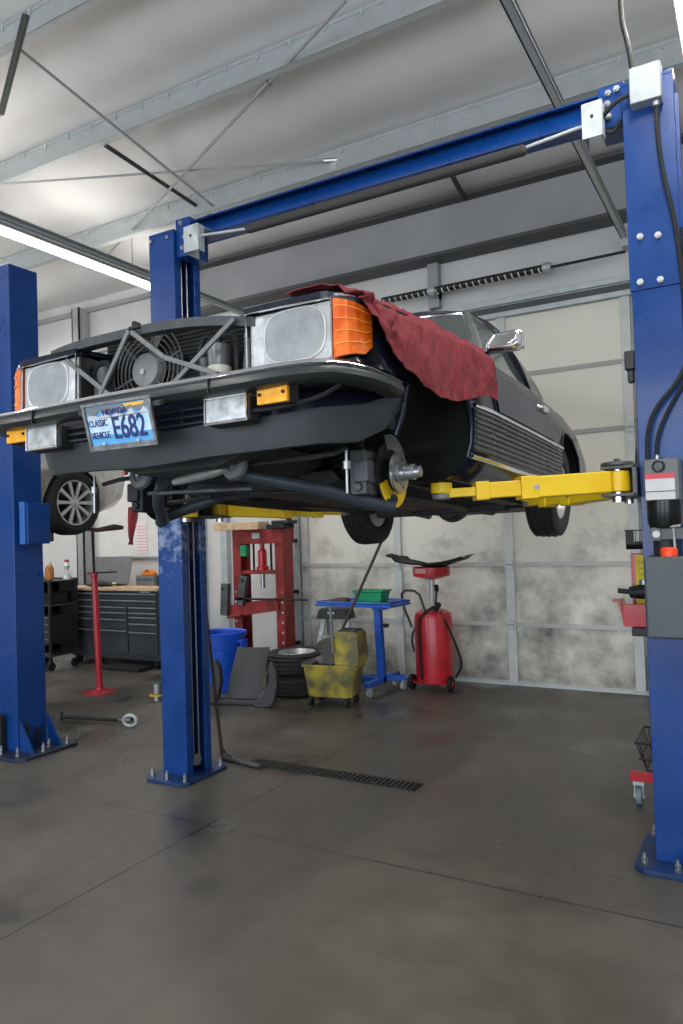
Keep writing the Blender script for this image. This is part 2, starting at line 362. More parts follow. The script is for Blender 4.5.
for a, c, lb in (((-4.99, 4.70, 5.14), (-5.10, 6.34, 5.10), 'slotted angle strut hung between purlins above the far lift post'), ((-4.17, 3.25, 5.15), (-5.33, 3.89, 5.14), 'slotted angle strut at the upper left corner under the roof'), ((-2.44, 6.45, 5.02), (-2.53, 7.22, 4.98), 'short dark strut between purlin and grey eave beam')):
    t = thing('slotted_strut', lb, 'strut', a); e = Vector(c)-Vector(a)
    q = MB(); q.bar((0, 0, 0), e, .05, .008); q.bar((0, 0, .0), e, .006, .045); q.build('angle_iron', gmd, t)
    q.b = None
    pass
t = thing('conduit', 'thin metal conduit slanting behind the far lift post above the grille', 'pipe', (-6.2, 6.65, 4.66)); MB().cyl((0, 0, 0), (0.02, .7, -.02), .03, n=10).build('pipe', gmd, t)

# ------------------------------------------------------------------ battens (two lamps in view, the rest added for light)
def batten(x, y0, y1, z, label, vis=True):
    t = thing('fluorescent_batten', label, 'lamp', (x, (y0+y1)/2, z), group=None if vis else 'added ceiling lamps out of view')
    L_ = y1-y0
    MB().box(-.075, .075, -L_/2, L_/2, 0, .06).build('housing', lamph, t, bevel=.006)
    MB().box(-.06, .06, -L_/2+.01, L_/2-.01, -.035, -.001).build('diffuser', lampw, t, bevel=.01)
    for yy in (-L_/2+.4, L_/2-.4): MB().cyl((0, yy, .06), (0, yy, zc((y0+y1)/2+yy)-z-.05), .004, n=6).build('hanger', gmd, t)
    a = area('lamp_light', (x, (y0+y1)/2, z-.05), (0, 0, 0), .12, L_, AREA_W*L_/4, (1.0, .965, .91))
    a.parent = t; a.location = (0, 0, -.05)
    a = area('ceiling_fill_light', (x, (y0+y1)/2, z+.07), (0, 0, 0), .12, L_, AREA_W*L_/4*UP, (1.0, .965, .91))  # added upward fill to brighten the ceiling, not part of the fixture
    a.parent = t; a.location = (0, 0, .075); a.rotation_euler = (pi, 0, 0)
batten(-6.2, 2.4, 6.6, 4.6, 'long lit fluorescent lamp hanging at left, behind the far blue post')
batten(-.228, 1.6, 4.9, 4.35, 'bright lamp at the upper right corner of the picture')
for x, y0, y1, lb in ((-3.2, -2.4, 1.0, 'over the aisle just left of the photographer'), (.8, -3.6, -.4, 'behind the photographer on the right'), (-7.6, -2.4, 1.0, 'over the near end of the neighbouring bay'), (3.2, 2.4, 5.8, 'over the empty bay at far right'), (-9.0, 3.2, 6.6, 'along the left wall near the workbench')):  # added lamps out of view; the last one brightens the bench wall
    batten(x, y0, y1, 4.7, 'added unseen ceiling lamp '+lb, False)
# ================================================================== TWO-POST LIFT
XL0, XL1, XR0, XR1, CY0, CY1 = -3.57, -3.36, -0.50, -0.285, 3.74, 3.99
lift = thing('two_post_lift', 'blue two-post car lift with yellow swing arms holding up the dark classic car', 'car lift', (-1.93, 3.87, 0))
def L_(q, name, m_, par=lift, **k):
    o = q.build(name, m_, par, **k)
    return o
# everything of the lift is modelled in room coordinates and shifted to the lift's base
def LB(q, name, m_, parent=lift, **k):
    q.b.transform(Matrix.Translation((1.93, -3.87, 0))) if parent is lift or True else None
    o = q.build(name, m_, parent, **k); return o
def column(xo, xi, top, gloss):
    # xo: outer web side, xi: open side towards the car
    s = 1 if xi > xo else -1; th = .014
    q = MB(); lo, hi = min(xo, xi), max(xo, xi)
    def col(z0, z1, e=0.0):
        a, c, y0, y1 = xo-s*e, xi+s*e, CY0-e, CY1+e
        q.prism([(a, y0), (c, y0), (c, y0+.062), (c-s*th, y0+.062), (c-s*th, y0+th), (a+s*th, y0+th), (a+s*th, y1-th), (c-s*th, y1-th), (c-s*th, y1-.062), (c, y1-.062), (c, y1), (a, y1)], 2, z0, z1)
    col(.022, 2.699); col(2.70, top-.02, .006)
    q.box(lo-.006, hi+.006, CY0-.006, CY1+.006, top-.019, top)
    c_ = LB(q, 'column', lift_blue, bevel=.003)
    # inside: slide cable and cylinder
    q = MB(); xm = xo+s*.10
    q.box(min(xo+s*.015, xo+s*.03), max(xo+s*.015, xo+s*.03), CY0+.02, CY1-.02, .03, top-.03)
    LB(q, 'inner_liner', black, c_)
    q = MB(); q.cyl((xi-s*.03, CY0+.10, .12), (xi-s*.03, CY0+.10, top-.12), .006, n=8); LB(q, 'cable', steel, c_)
    q = MB(); q.cyl((xi-s*.03, CY0+.155, .12), (xi-s*.03, CY0+.155, top-.12), .006, n=8); LB(q, 'cable', steel, c_)
    q = MB(); q.cyl((xi-s*.02, CY0+.125, .10), (xi-s*.045, CY0+.125, .10), .04, n=20); LB(q, 'pulley', steel, c_)
    # base plate
    bx = sorted((xo-s*.075, xi+s*.085)); y0, y1 = CY0-.13, CY1+.10; c2 = .05
    q = MB(); q.prism([(bx[0]+c2, y0), (bx[1]-c2, y0), (bx[1], y0+c2), (bx[1], y1-c2), (bx[1]-c2, y1), (bx[0]+c2, y1), (bx[0], y1-c2), (bx[0], y0+c2)], 2, .0, .022)
    bp = LB(q, 'base_plate', mat('dark_blue_plate', (.004, .03, .11), .4, 0, .25, 9), c_, bevel=.003)
    for px_, py_ in ((bx[0]+.045, y0+.06), (bx[1]-.045, y0+.06), (bx[0]+.045, y1-.06), (bx[1]-.045, y1-.06), ((bx[0]+bx[1])/2, y0+.045)):
        q = MB(); q.cyl((px_, py_, .022), (px_, py_, .036), .017, n=6); q.cyl((px_, py_, .03), (px_, py_, .075), .009, n=12); q.cyl((px_, py_, .045), (px_, py_, .056), .015, n=6)
        LB(q, 'anchor_bolt', steel, bp)
    return c_
colL = column(XL0, XL1, 3.67, 1); colR = column(XR1, XR0, 3.71, 1)
for bx_, bz in ((-.458, 2.735), (-.370, 2.73), (-.450, 2.95), (-.372, 2.94)):
    q = MB(); q.cyl((bx_, CY0-.007, bz), (bx_, CY0-.02, bz), .016, n=6); q.cyl((bx_, CY0-.012, bz), (bx_, CY0-.026, bz), .009, n=10); LB(q, 'joint_bolt', white, colR)
for bx_ in (-3.55, -3.40):
    q = MB(); q.cyl((bx_, CY0-.007, 3.62), (bx_, CY0-.02, 3.62), .013, n=6); LB(q, 'joint_bolt', steel, colL)
# crossbeam
q = MB(); q.box(-3.34, -.50, 3.80, 3.94, 3.60, 3.612); q.box(-3.34, -.50, 3.80, 3.812, 3.60, 3.71); q.box(-3.34, -.50, 3.928, 3.94, 3.60, 3.71); q.box(-3.34, -.50, 3.77, 3.80, 3.70, 3.71)
q.box(-3.36, -3.24, 3.765, 3.955, 3.48, 3.74); q.box(-.62, -.498, 3.765, 3.955, 3.53, 3.735)
beam = LB(q, 'crossbeam', lift_blue, bevel=.003)
for bx_, bz in ((-3.30, 3.70), (-3.27, 3.60), (-3.29, 3.53), (-.57, 3.69), (-.575, 3.64), (-.57, 3.575), (-.53, 3.70)):
    q = MB(); q.cyl((bx_, 3.765, bz), (bx_, 3.745, bz), .016, n=6); q.cyl((bx_, 3.75, bz), (bx_, 3.735, bz), .009, n=10); LB(q, 'beam_bolt', steel, beam)
# overhead shut-off bar: padded bar on a rod between two plates
q = MB(); q.box(-2.72, -.96, 3.665, 3.72, 3.475, 3.525); LB(q, 'shutoff_bar_padding', mat('dark_foam', (.045, .043, .042), .9), bevel=.02, seg=4)
q = MB(); q.cyl((-3.16, 3.69, 3.555), (-2.72, 3.69, 3.505), .009, n=10); LB(q, 'shutoff_rod', galv_l)
q = MB(); q.cyl((-.96, 3.69, 3.51), (-.60, 3.69, 3.54), .009, n=10); LB(q, 'shutoff_rod', galv_l)
for x0, x1, z0, z1 in ((-3.195, -3.075, 3.445, 3.615), (-.68, -.585, 3.45, 3.62)):
    q = MB(); q.box(x0, x1, 3.655, 3.66, z0, z1); q.box(x0, x0+.005, 3.655, 3.80, z0, z1); q.box(x0, x1, 3.655, 3.80, z1-.005, z1); q.box(x1-.005, x1, 3.655, 3.72, z0, z1)
    pl = LB(q, 'shutoff_bracket', galv_l, bevel=.002)
    q = MB(); q.cyl(((x0+x1)/2, 3.655, z1-.07), ((x0+x1)/2, 3.648, z1-.07), .008, n=10); LB(q, 'screw', black, pl)
# junction box and cables at the right column top
q = MB(); q.box(-.462, -.325, 3.66, 3.734, 3.555, 3.725); jb = LB(q, 'junction_box', mat('aged_grey_box', (.33, .37, .39), .5, .1, .08, 20), bevel=.006)
q = MB()
q.cyl((-.352, 3.69, 3.55), (-.352, 3.69, 3.53), .014, n=10); LB(q, 'cable_gland', galv, jb)
q = MB(); q.tube([(-.352, 3.69, 3.53), (-.352, 3.68, 3.40), (-.335, 3.69, 3.2), (-.297, 3.70, 3.0), (-.275, 3.72, 2.7), (-.262, 3.73, 2.36), (-.31, 3.70, 2.24), (-.42, 3.69, 2.12), (-.455, 3.69, 2.0), (-.455, 3.69, 1.87)], .010, n=8, smooth=2); LB(q, 'hydraulic_hose', rubber)
q = MB(); q.tube([(-.27, 3.72, 2.95), (-.262, 3.735, 2.5), (-.272, 3.71, 2.26), (-.36, 3.71, 2.12), (-.415, 3.70, 1.99), (-.42, 3.70, 1.87)], .008, n=8, smooth=2); LB(q, 'hydraulic_hose', rubber)
q = MB(); q.tube([(-.46, 3.69, 3.62), (-.53, 3.68, 3.60), (-.60, 3.70, 3.55), (-.60, 3.72, 3.50), (-.55, 3.74, 3.48), (-.52, 3.75, 3.54)], .011, n=8, smooth=2); LB(q, 'limit_switch_cable', rubber)
q = MB(); q.tube([(-.45, 3.70, 3.73), (-.46, 3.70, 3.85), (-.50, 3.75, 4.05), (-.49, 3.80, 4.4), (-.42, 3.9, 4.9), (-.41, 3.95, 5.4)], .012, n=8, smooth=2); LB(q, 'supply_cable', rubber)
q = MB(); q.box(-.545, -.5, 3.73, 3.80, 2.33, 2.42); q.box(-.535, -.508, 3.74, 3.79, 2.27, 2.33); LB(q, 'limit_switch', black, bevel=.006)
q = MB(); q.box(-.283, -.262, 3.76, 3.80, 2.2, 3.6); LB(q, 'side_rail', lift_blue)
# power unit on the front face of the right column
MX, MY = -.40, 3.655
q = MB(); q.box(-.465, -.315, 3.60, 3.738, 1.695, 1.885); pu = LB(q, 'power_unit_housing', mat('grey_cast_housing', (.10, .11, .11), .4, .3), bevel=.008)
q = MB(); q.box(-.458, -.335, 3.596, 3.600, 1.70, 1.795); lb_ = LB(q, 'warning_label', white, pu)
q = MB(); q.box(-.458, -.335, 3.594, 3.597, 1.795, 1.818); LB(q, 'warning_label_header', mat('label_red', (.6, .06, .08), .5), pu)
q = MB(); q.box(-.458, -.335, 3.594, 3.597, 1.735, 1.739); LB(q, 'label_rule', black, pu)
q = MB(); q.tube([(-.40+.024*cos(a*pi/8), 3.596, 1.85+.024*sin(a*pi/8)) for a in range(16)], .005, n=6, closed=True); LB(q, 'start_button_ring', black, pu)
q = MB(); q.cyl((-.40, 3.60, 1.85), (-.40, 3.592, 1.85), .018, n=16); LB(q, 'start_button', grimegrey, pu)
q = MB(); q.cyl((-.41, 3.65, 1.885), (-.41, 3.65, 1.905), .012, n=10); LB(q, 'terminal', steel, pu)
q = MB(); q.lathe([(.075, 0), (.075, -.10), (.066, -.13), (.02, -.135)], (-.388, 3.655, 1.70), n=28); LB(q, 'motor', mat('black_motor_steel', (.02, .022, .024), .2, .7), bevel=.003)
q = MB(); q.box(-.445, -.30, 3.60, 3.735, 1.52, 1.57); q.box(-.445, -.40, 3.595, 3.60, 1.515, 1.575); vb = LB(q, 'valve_block', grimegrey, bevel=.006)
q = MB(); q.cyl((-.42, 3.60, 1.545), (-.42, 3.585, 1.545), .016, n=16); LB(q, 'valve_cap', white, vb)
q = MB(); q.cyl((-.35, 3.60, 1.57), (-.345, 3.59, 1.46), .006, n=8); q.cyl((-.372, 3.60, 1.575), (-.32, 3.60, 1.58), .008, n=8); LB(q, 'release_lever', steel, vb)
q = MB(); q.lathe([(.055, 0), (.055, -.08)], (-.388, 3.66, 1.53), n=24); LB(q, 'reservoir_neck', darkst)
q = MB(); q.lathe([(.02, 0), (.036, 0), (.036, .03), (.03, .04), (.005, .042)], (-.372, 3.60, 1.445), n=20); LB(q, 'filler_cap', mat('red_orange_cap', (.85, .06, .01), .35))
q = MB(); q.box(-.475, -.20, 3.56, 3.735, 1.08, 1.445); LB(q, 'oil_reservoir', mat('grey_reservoir_plastic', (.06, .075, .085), .45, 0, .1), bevel=.012)
# carriages and arms
def carriage(xi, s):
    q = MB(); x0, x1 = sorted((xi-s*.20, xi+s*.02)); q.box(x0, x1, CY0+.05, CY1-.05, 1.70, 2.1)
    x0, x1 = sorted((xi, xi+s*.16)); q.box(x0, x1, CY0-.10, CY1+.10, 1.725, 1.74); q.box(x0, x1, CY0-.10, CY1+.10, 1.855, 1.87)
    x0, x1 = sorted((xi, xi+s*.02)); q.box(x0, x1, CY0-.10, CY1+.10, 1.725, 1.87)
    c = LB(q, 'carriage', grimegrey, bevel=.004)
    q = MB(); x0, x1 = sorted((xi+s*.02, xi+s*.015)); q.prism([(CY0, 1.87), (CY0+.12, 1.87), (CY0+.12, 2.1)], 0, x0, x1); LB(q, 'gusset', darkst, c)
    for yy in (CY0-.05, CY1+.05):
        q = MB(); q.cyl((xi+s*.09, yy, 1.70), (xi+s*.09, yy, 1.89), .028, n=20); LB(q, 'pivot_pin', chrome, c)
        q = MB(); q.lathe([(.06, 0), (.075, .004), (.075, .016), (.06, .02)], (xi+s*.09, yy, 1.87), n=24); q.cyl((xi+s*.09, yy, 1.89), (xi+s*.09, yy, 1.905), .015, n=6); LB(q, 'arm_restraint', grimegrey, c)
carriage(XL1, 1); carriage(XR0, -1)
def arm(p, q_, frac=.52, hz=.10):
    p = Vector(p); e = Vector(q_); d = e-p; L = d.length; u = d.normalized()
    z = p.z
    q = MB(); a = p+u*.05; c = p+u*L*frac
    q.bar(a, c, .115, hz); q.cyl((p.x, p.y, z-hz/2), (p.x, p.y, z+hz/2), .055, n=20)
    o = LB(q, 'swing_arm', yellow, bevel=.008)
    c0 = p+u*(L*frac-.02); c1 = p+u*L*.80; 
    q = MB(); q.bar(c0, c1, .09, hz*.74); q.bar(c1-u*.05, c1+u*.015, .105, hz*.86); q.bar(c0-u*.02, c0+u*.06, .125, hz*1.08); LB(q, 'arm_extension', yellow, o, bevel=.005)
    q = MB(); q.bar(c1, e+u*.02, .065, hz*.42); q.cyl((e.x, e.y, z-.03), (e.x, e.y, z+.02), .05, n=20); LB(q, 'arm_tip', yellow, o, bevel=.004)
    q = MB(); cc = p+u*L*frac*.93; n_ = Vector((-u.y, u.x, 0)); 
    if n_.y > 0: n_ = -n_
    q.cyl(cc+n_*.055, cc+n_*.066, .012, n=12); LB(q, 'stop_bolt', steel, o)
    q = MB(); q.lathe([(.03, -.06), (.045, -.055), (.045, -.035), (.02, -.03), (.02, .045), (.075, .05), (.075, .07), (.01, .07)], (e.x, e.y, z), n=24); LB(q, 'lift_pad', mat('worn_pad_steel', (.22, .22, .22), .5, .3), o)
arm((XR0-.09, CY0-.05, 1.797), (-1.31, 3.26, 1.765)); arm((XR0-.09, CY1+.05, 1.785), (-1.27, 4.62, 1.745))
arm((XL1+.09, CY0-.05, 1.79), (-2.74, 3.12, 1.76)); arm((XL1+.09, CY1+.05, 1.785), (-2.66, 4.70, 1.745))

# whitish paint wear where the arms swing past the far column
wb_ = lift_blue.copy(); wb_.name = 'worn_lift_blue_paint'; N, L, b = nd(wb_); cin = b.inputs['Base Color'].links[0].from_socket
tc = N.new('ShaderNodeTexCoord'); sp = N.new('ShaderNodeSeparateXYZ'); L.new(tc.outputs['Object'], sp.inputs[0])
hr = N.new('ShaderNodeMapRange'); L.new(sp.outputs['Z'], hr.inputs[0]); hr.inputs['From Min'].default_value = .95; hr.inputs['From Max'].default_value = 1.6; hr.inputs['To Min'].default_value = -.25; hr.inputs['To Max'].default_value = .12
nz = N.new('ShaderNodeTexNoise'); nz.inputs['Scale'].default_value = 14; nz.inputs['Detail'].default_value = 9; nz.inputs['Roughness'].default_value = .7; L.new(tc.outputs['Object'], nz.inputs['Vector'])
ad = N.new('ShaderNodeMath'); ad.operation = 'ADD'; L.new(hr.outputs[0], ad.inputs[0]); L.new(nz.outputs[0], ad.inputs[1])
up = N.new('ShaderNodeMath'); up.operation = 'LESS_THAN'; L.new(sp.outputs['Z'], up.inputs[0]); up.inputs[1].default_value = 2.2
cr = N.new('ShaderNodeValToRGB'); L.new(ad.outputs[0], cr.inputs[0]); cr.color_ramp.elements[0].position = .54; cr.color_ramp.elements[1].position = .72; cr.color_ramp.elements[0].color = (0, 0, 0, 1)
mu = N.new('ShaderNodeMath'); mu.operation = 'MULTIPLY'; L.new(cr.outputs[0], mu.inputs[0]); L.new(up.outputs[0], mu.inputs[1])
mx = N.new('ShaderNodeMix'); mx.data_type = 'RGBA'; L.new(mu.outputs[0], mx.inputs[0]); L.new(cin, mx.inputs[6]); mx.inputs[7].default_value = (.24, .30, .44, 1); L.new(mx.outputs[2], b.inputs['Base Color'])
colL.data.materials[0] = wb_
# --- the neighbouring lift at the left edge
lf2 = thing('two_post_lift', 'closed blue lift post at the left edge of the picture, holding the pale car behind', 'car lift', (-5.08, 3.8, 0))
def N2(q, name, m_, par=lf2, **k): q.b.transform(Matrix.Translation((5.08, -3.8, 0))); return q.build(name, m_, par, **k)
q = MB(); q.box(-5.22, -4.955, 3.655, 3.915, .02, 3.75); c2 = N2(q, 'column', lift_blue, bevel=.006)
q = MB(); q.prism([(-5.36, 3.50), (-4.80, 3.50), (-4.74, 3.56), (-4.74, 4.02), (-4.80, 4.08), (-5.36, 4.08)], 2, 0, .022); bp2 = N2(q, 'base_plate', mat('scuffed_base_plate', (.02, .03, .06), .5, .3, .3), c2, bevel=.003)
for yy in (3.67, 3.915):
    q = MB(); q.prism([(-4.945, .022), (-4.79, .022), (-4.945, .26)], 1, yy-.006, yy+.006); N2(q, 'gusset', lift_blue, c2)
q = MB(); q.box(-5.20, -5.08, 3.60, 3.654, .022, .29); N2(q, 'rubber_guard', rubber, c2, bevel=.01)
for xx, yy in ((-4.86, 3.58), (-4.79, 3.75), (-4.79, 3.97), (-5.02, 3.56), (-4.84, 3.84)):
    q = MB(); q.cyl((xx, yy, .022), (xx, yy, .036), .018, n=6); q.cyl((xx, yy, .03), (xx, yy, .085), .009, n=12); q.cyl((xx, yy, .05), (xx, yy, .062), .015, n=6); N2(q, 'anchor_bolt', steel, bp2)
q = MB(); q.box(-4.945, -4.935, 3.70, 3.74, .05, .20); q.box(-4.945, -4.935, 3.80, 3.84, .05, .17); N2(q, 'carriage_chain_guide', black, c2)
q = MB(); q.box(-4.945, -4.85, 3.70, 3.90, 1.585, 1.90); hb = N2(q, 'lock_box', lift_blue, c2, bevel=.004)
q = MB(); q.box(-4.93, -4.87, 3.685, 3.70, 1.585, 1.91); N2(q, 'lock_cover', mat('bright_blue_plate', (.03, .14, .45), .3), hb, bevel=.003)
for zz in (.86, 1.35): 
    for yy in (3.70, 3.88): q = MB(); q.cyl((-4.945, yy, zz), (-4.938, yy, zz), .012, n=12); N2(q, 'side_bolt', lift_blue, c2)
q = MB(); q.bar((-5.3, 4.0, 1.72), (-5.95, 4.75, 1.66), .10, .09); q.cyl((-5.95, 4.75, 1.6), (-5.95, 4.75, 1.70), .06, n=16); N2(q, 'swing_arm', darkst)

# ================================================================== THE CLASSIC CAR (car coordinates: l right, u back from front axle, h up)
car = thing('car', 'dark navy classic convertible with hardtop, raised on the lift, hood and grille removed', 'car', (-2.009, 2.845, 1.636))
car.rotation_euler = (-.041, -.016, .015)
def K(us, vs, u):
    if u <= us[0]: return vs[0]
    for i in range(len(us)-1):
        if u <= us[i+1]: t = (u-us[i])/(us[i+1]-us[i]); return vs[i]*(1-t)+vs[i+1]*t
    return vs[-1]
US = [-.74, -.6, -.3, 0, .6, 1.2, 2.0, 2.6, 3.1, 3.45, 3.66]
def cw(u): return K(US, [.865, .885, .893, .897, .90, .90, .90, .893, .86, .81, .74], u)
def czb(u): return K(US, [.30, .24, .20, .19, .19, .19, .20, .22, .26, .31, .36], u)
def czs(u): return K(US, [.715, .735, .765, .79, .835, .85, .85, .845, .82, .79, .74], u)
def czt(u): return K(US, [.725, .75, .79, .82, .88, .88, .88, .865, .835, .80, .75], u)
def side(u, t):
    # t 0..1 from sill bottom to shoulder
    T_ = [0, .10, .18, .36, .55, .72, .88, 1]; P_ = [.86, .945, .985, 1.0, 1.0, .98, .95, .915]
    return cw(u)*K(T_, P_, t), czb(u)+(czs(u)-czb(u))*t
def sec(u):
    w = cw(u); R = [(0, czb(u)), (.55*w, czb(u))]
    R += [side(u, t) for t in (0, .10, .18, .36, .55, .72, .80, .88, .95, 1)]
    R += [(.86*w, czs(u)+.008), (.6*w, czt(u)-.005), (.3*w, czt(u)), (0, czt(u)+.002)]
    return R
q = MB(); rings = []
uu = [-.74, -.68, -.6, -.5, -.4, -.3, -.15, 0, .15, .3, .6, .9, 1.2, 1.6, 2.0, 2.3, 2.6, 2.85, 3.1, 3.3, 3.45, 3.58, 3.66]
for u in uu:
    S = sec(u); S = S + [(-l, h) for l, h in reversed(S[1:-1])]
    rings.append([q.V((l, u, h)) for l, h in S])
q.loft(rings)
body = q.build('body', [navy, well], car, ang=45)
def cutter(q): 
    o = q.build('cutter', well); o.parent = car; return o
cuts = []
for u, r, hz in ((-.05, .365, .34), (2.455, .365, .33)):
    for s in (-1, 1):
        q = MB(); a, b_ = (s*(.46 if u < 1 else .56)), s*1.3; q.cyl((a, u, hz), (b_, u, hz), r, n=56); cuts.append(cutter(q))
        if u < 1: q = MB(); x0, x1 = sorted((a, b_)); q.box(x0, x1, u-.36, u+.33, -.1, hz); cuts.append(cutter(q))
q = MB(); q.box(-.60, .60, -.70, .48, .36, 1.3); cuts.append(cutter(q))
q = MB(); q.box(-.425, .425, -1.0, -.60, .47, 1.3); cuts.append(cutter(q))
q = MB(); q.box(-.74, .74, .72, 2.30, .40, 1.3); cuts.append(cutter(q))
q = MB(); q.box(-.56, .56, -.72, .55, -.1, .30); cuts.append(cutter(q))
q = MB(); q.box(-1.2, 1.2, -1.2, -.37, -.1, .425); cuts.append(cutter(q))
for s in (-1, 1): q = MB(); q.box(*sorted((s*.41, s*1.1)), -1.2, -.60, .497, .716); cuts.append(cutter(q))
for c in cuts:
    md = body.modifiers.new('cut', 'BOOLEAN'); md.object = c; md.operation = 'DIFFERENCE'; md.solver = 'EXACT'
dg = bpy.context.evaluated_depsgraph_get(); dg.update()
me = bpy.data.meshes.new_from_object(body.evaluated_get(dg)); body.modifiers.clear(); body.data = me
me.materials.clear(); me.materials.append(navy); me.materials.append(well)
for c in cuts: bpy.data.objects.remove(c)
for p in me.polygons:   # housings, bay and underside are undercoated; the outer skin is painted
    c = p.center; n = p.normal
    if c.y < -.73: t_in = False
    else:
        tt = (c.z-czb(c.y))/(czs(c.y)-czb(c.y)); outer = tt > .01 and abs(abs(c.x)-side(c.y, min(1, max(0, tt)))[0]) < .03
        t_in = not (outer or (n.z > .3 and c.z > czs(c.y)-.02))
    p.material_index = 1 if t_in else 0
def bend(f): 
    return f
# side attachments following the skin
def patch(u0, u1, t0, t1, off, th, nu=30, nv=6, rib=0, s=1):
    def f(a, b_):
        u = u0+(u1-u0)*a; t = t0+(t1-t0)*b_; l, h = side(u, t); o = off + (rib*max(0, sin(b_*pi*2*7)) if rib else 0)
        return (s*(l+o), u, h)
    return f
ribm = mat('ribbed_cladding_grey', (.045, .05, .055), .28, .5, .08)
for s in (1, -1):
    q = MB(); q.grid(patch(.33, 2.10, .20, .51, .004, .01, s=s), 30, 8, .004*-s); 
    for k in range(8):
        t_ = .215+k*.039; q.tube([(s*(side(u, t_)[0]+.010), u, side(u, t_)[1]) for u in [.335+i*.06 for i in range(30)]], .0075, n=8)
    cl = q.build('ribbed_side_cladding', ribm, car)
    q = MB()
    for k in range(1): q.tube([(s*(side(u, .53)[0]+.008), u, side(u, .53)[1]) for u in [.33+i*.06 for i in range(31)]], .011, n=8)
    q.build('side_trim_strip', chrome, car)
    q = MB(); q.tube([(s*(side(u, .16)[0]+.006), u, side(u, .16)[1]) for u in [.33+i*.06 for i in range(30)]], .012, n=8); q.build('sill_trim_strip', chrome, car)
    q = MB(); q.grid(patch(.70, 1.88, .555, .985, .004, .01, s=s), 24, 12, .012*-s); dr = q.build('door', navy, car, ang=60)
    q = MB(); hz = side(1.72, .84); q.tube([(s*(hz[0]-.005), 1.64, hz[1]), (s*(hz[0]+.03), 1.67, hz[1]), (s*(hz[0]+.03), 1.80, hz[1]), (s*(hz[0]-.005), 1.83, hz[1])], [.016, .022, .022, .016], n=10, smooth=1)
    q.build('door_handle', chrome, dr)
    q = MB()
    for u in (.695, 1.885): q.tube([(s*(side(u, t)[0]+.0015), u+(.0 if u < 1 else -.0), side(u, t)[1]) for t in (.2, .36, .5, .6, .72, .85, 1)], .0035, n=6)
    q.build('door_shut_line', black, car)
    # belt chrome and wheel arch lip
    q = MB(); q.tube([(s*(side(u, 1)[0]-.01), u, side(u, 1)[1]+.012) for u in (.62, .9, 1.2, 1.5, 1.9, 2.3)], .008, n=8); q.build('belt_trim_strip', chrome, car)
    for uc in (-.05, 2.455):
        q = MB(); P = []
        for i in range(19):
            a = radians(-8+i*196/18); y_, z_ = uc+.367*cos(a), .335+.367*sin(a)
            tt = (z_-czb(y_))/(czs(y_)-czb(y_)); 
            if tt < 0: continue
            P.append((s*(side(y_, min(1, tt))[0]-.003), y_, z_))
        q.tube(P, .010, n=8); q.build('wheel_arch_lip', navy, car)
# underside engine bay, firewall and floor
q = MB(); q.box(-.58, .58, .42, .47, .34, .86); q.build('firewall', well, car)
# --- hardtop, windows
gl = mat('car_window_glass', (.20, .24, .24), .05, .0, .02, trans=.75, rvar=.02)
def roofpt(a, b_):
    # a across -1..1, b 0..1 from header to rear edge
    u = 1.22+(2.15-1.22)*b_; w = K([0, .4, 1], [.585, .62, .595], b_); zc_ = K([0, .25, .6, 1], [1.27, 1.30, 1.305, 1.25], b_)
    x = a*w; return (x, u-.0*(1-a*a)-.10*(1-a*a)*(1-b_), zc_+.018*(abs(a)**2)-.055*abs(a)**5)
q = MB(); q.grid(lambda i, j_: roofpt(i*2-1, j_), 20, 14, -.03); q.build('hardtop_roof', navy, car, ang=50)
for s in (1, -1):
    q = MB(); q.tube([(s*.80, .78, .865), (s*.70, 1.00, 1.07), (s*.585, 1.23, 1.262)], [.026, .022, .022], n=8); q.build('windshield_pillar', mat('grey_pillar_chrome', (.35, .36, .37), .25, .8), car)
    def cp(a, b_):
        A, B, C_, D = Vector((s*.775, 1.95, .86)), Vector((s*.70, 2.76, .87)), Vector((s*.60, 2.15, 1.25)), Vector((s*.622, 1.72, 1.29))
        bt = A*(1-a)+B*a; tp = D*(1-a)+C_*a; p = bt*(1-b_)+tp*b_; p.x += s*.03*sin(pi*b_); return p
    q = MB(); q.grid(cp, 10, 10, .03*s); q.build('hardtop_quarter', navy, car, ang=60)
    def sg(a, b_):
        A, B, C_, D = Vector((s*.79, .84, .86)), Vector((s*.775, 1.98, .86)), Vector((s*.615, 1.74, 1.275)), Vector((s*.59, 1.27, 1.265))
        bt = A*(1-a)+B*a; tp = D*(1-a)+C_*a; return bt*(1-b_)+tp*b_
    q = MB(); q.grid(sg, 6, 6, .005*s); q.build('side_window', gl, car)
    q = MB(); q.tube([sg(0, 0), sg(0, 1), sg(1, 1), sg(1, 0)], .011, n=8, closed=True); q.build('window_frame', mat('polished_window_frame', (.5, .51, .52), .2, .9), car)
def ws(a, b_):
    x = (a*2-1)*(.78*(1-b_)+.565*b_); c_ = 1-(a*2-1)**2
    return (x, .78*(1-b_)+1.21*b_-.14*c_*(1-b_)-.10*c_*b_, .865*(1-b_)+1.268*b_)
q = MB(); q.grid(ws, 14, 8, .006); q.build('windshield', gl, car)
q = MB(); q.tube([ws(i/14, 0) for i in range(15)]+[ws(1, 1)]+[ws(1-i/14, 1) for i in range(15)], .011, n=8, closed=True); q.build('windshield_surround', chrome, car)
def rw(a, b_):
    x = (a*2-1)*(.68*(1-b_)+.56*b_); c_ = 1-(a*2-1)**2
    return (x, 2.74*(1-b_)+2.15*b_+.06*c_, .87*(1-b_)+1.25*b_)
q = MB(); q.grid(rw, 14, 8, .006); q.build('rear_window', gl, car)
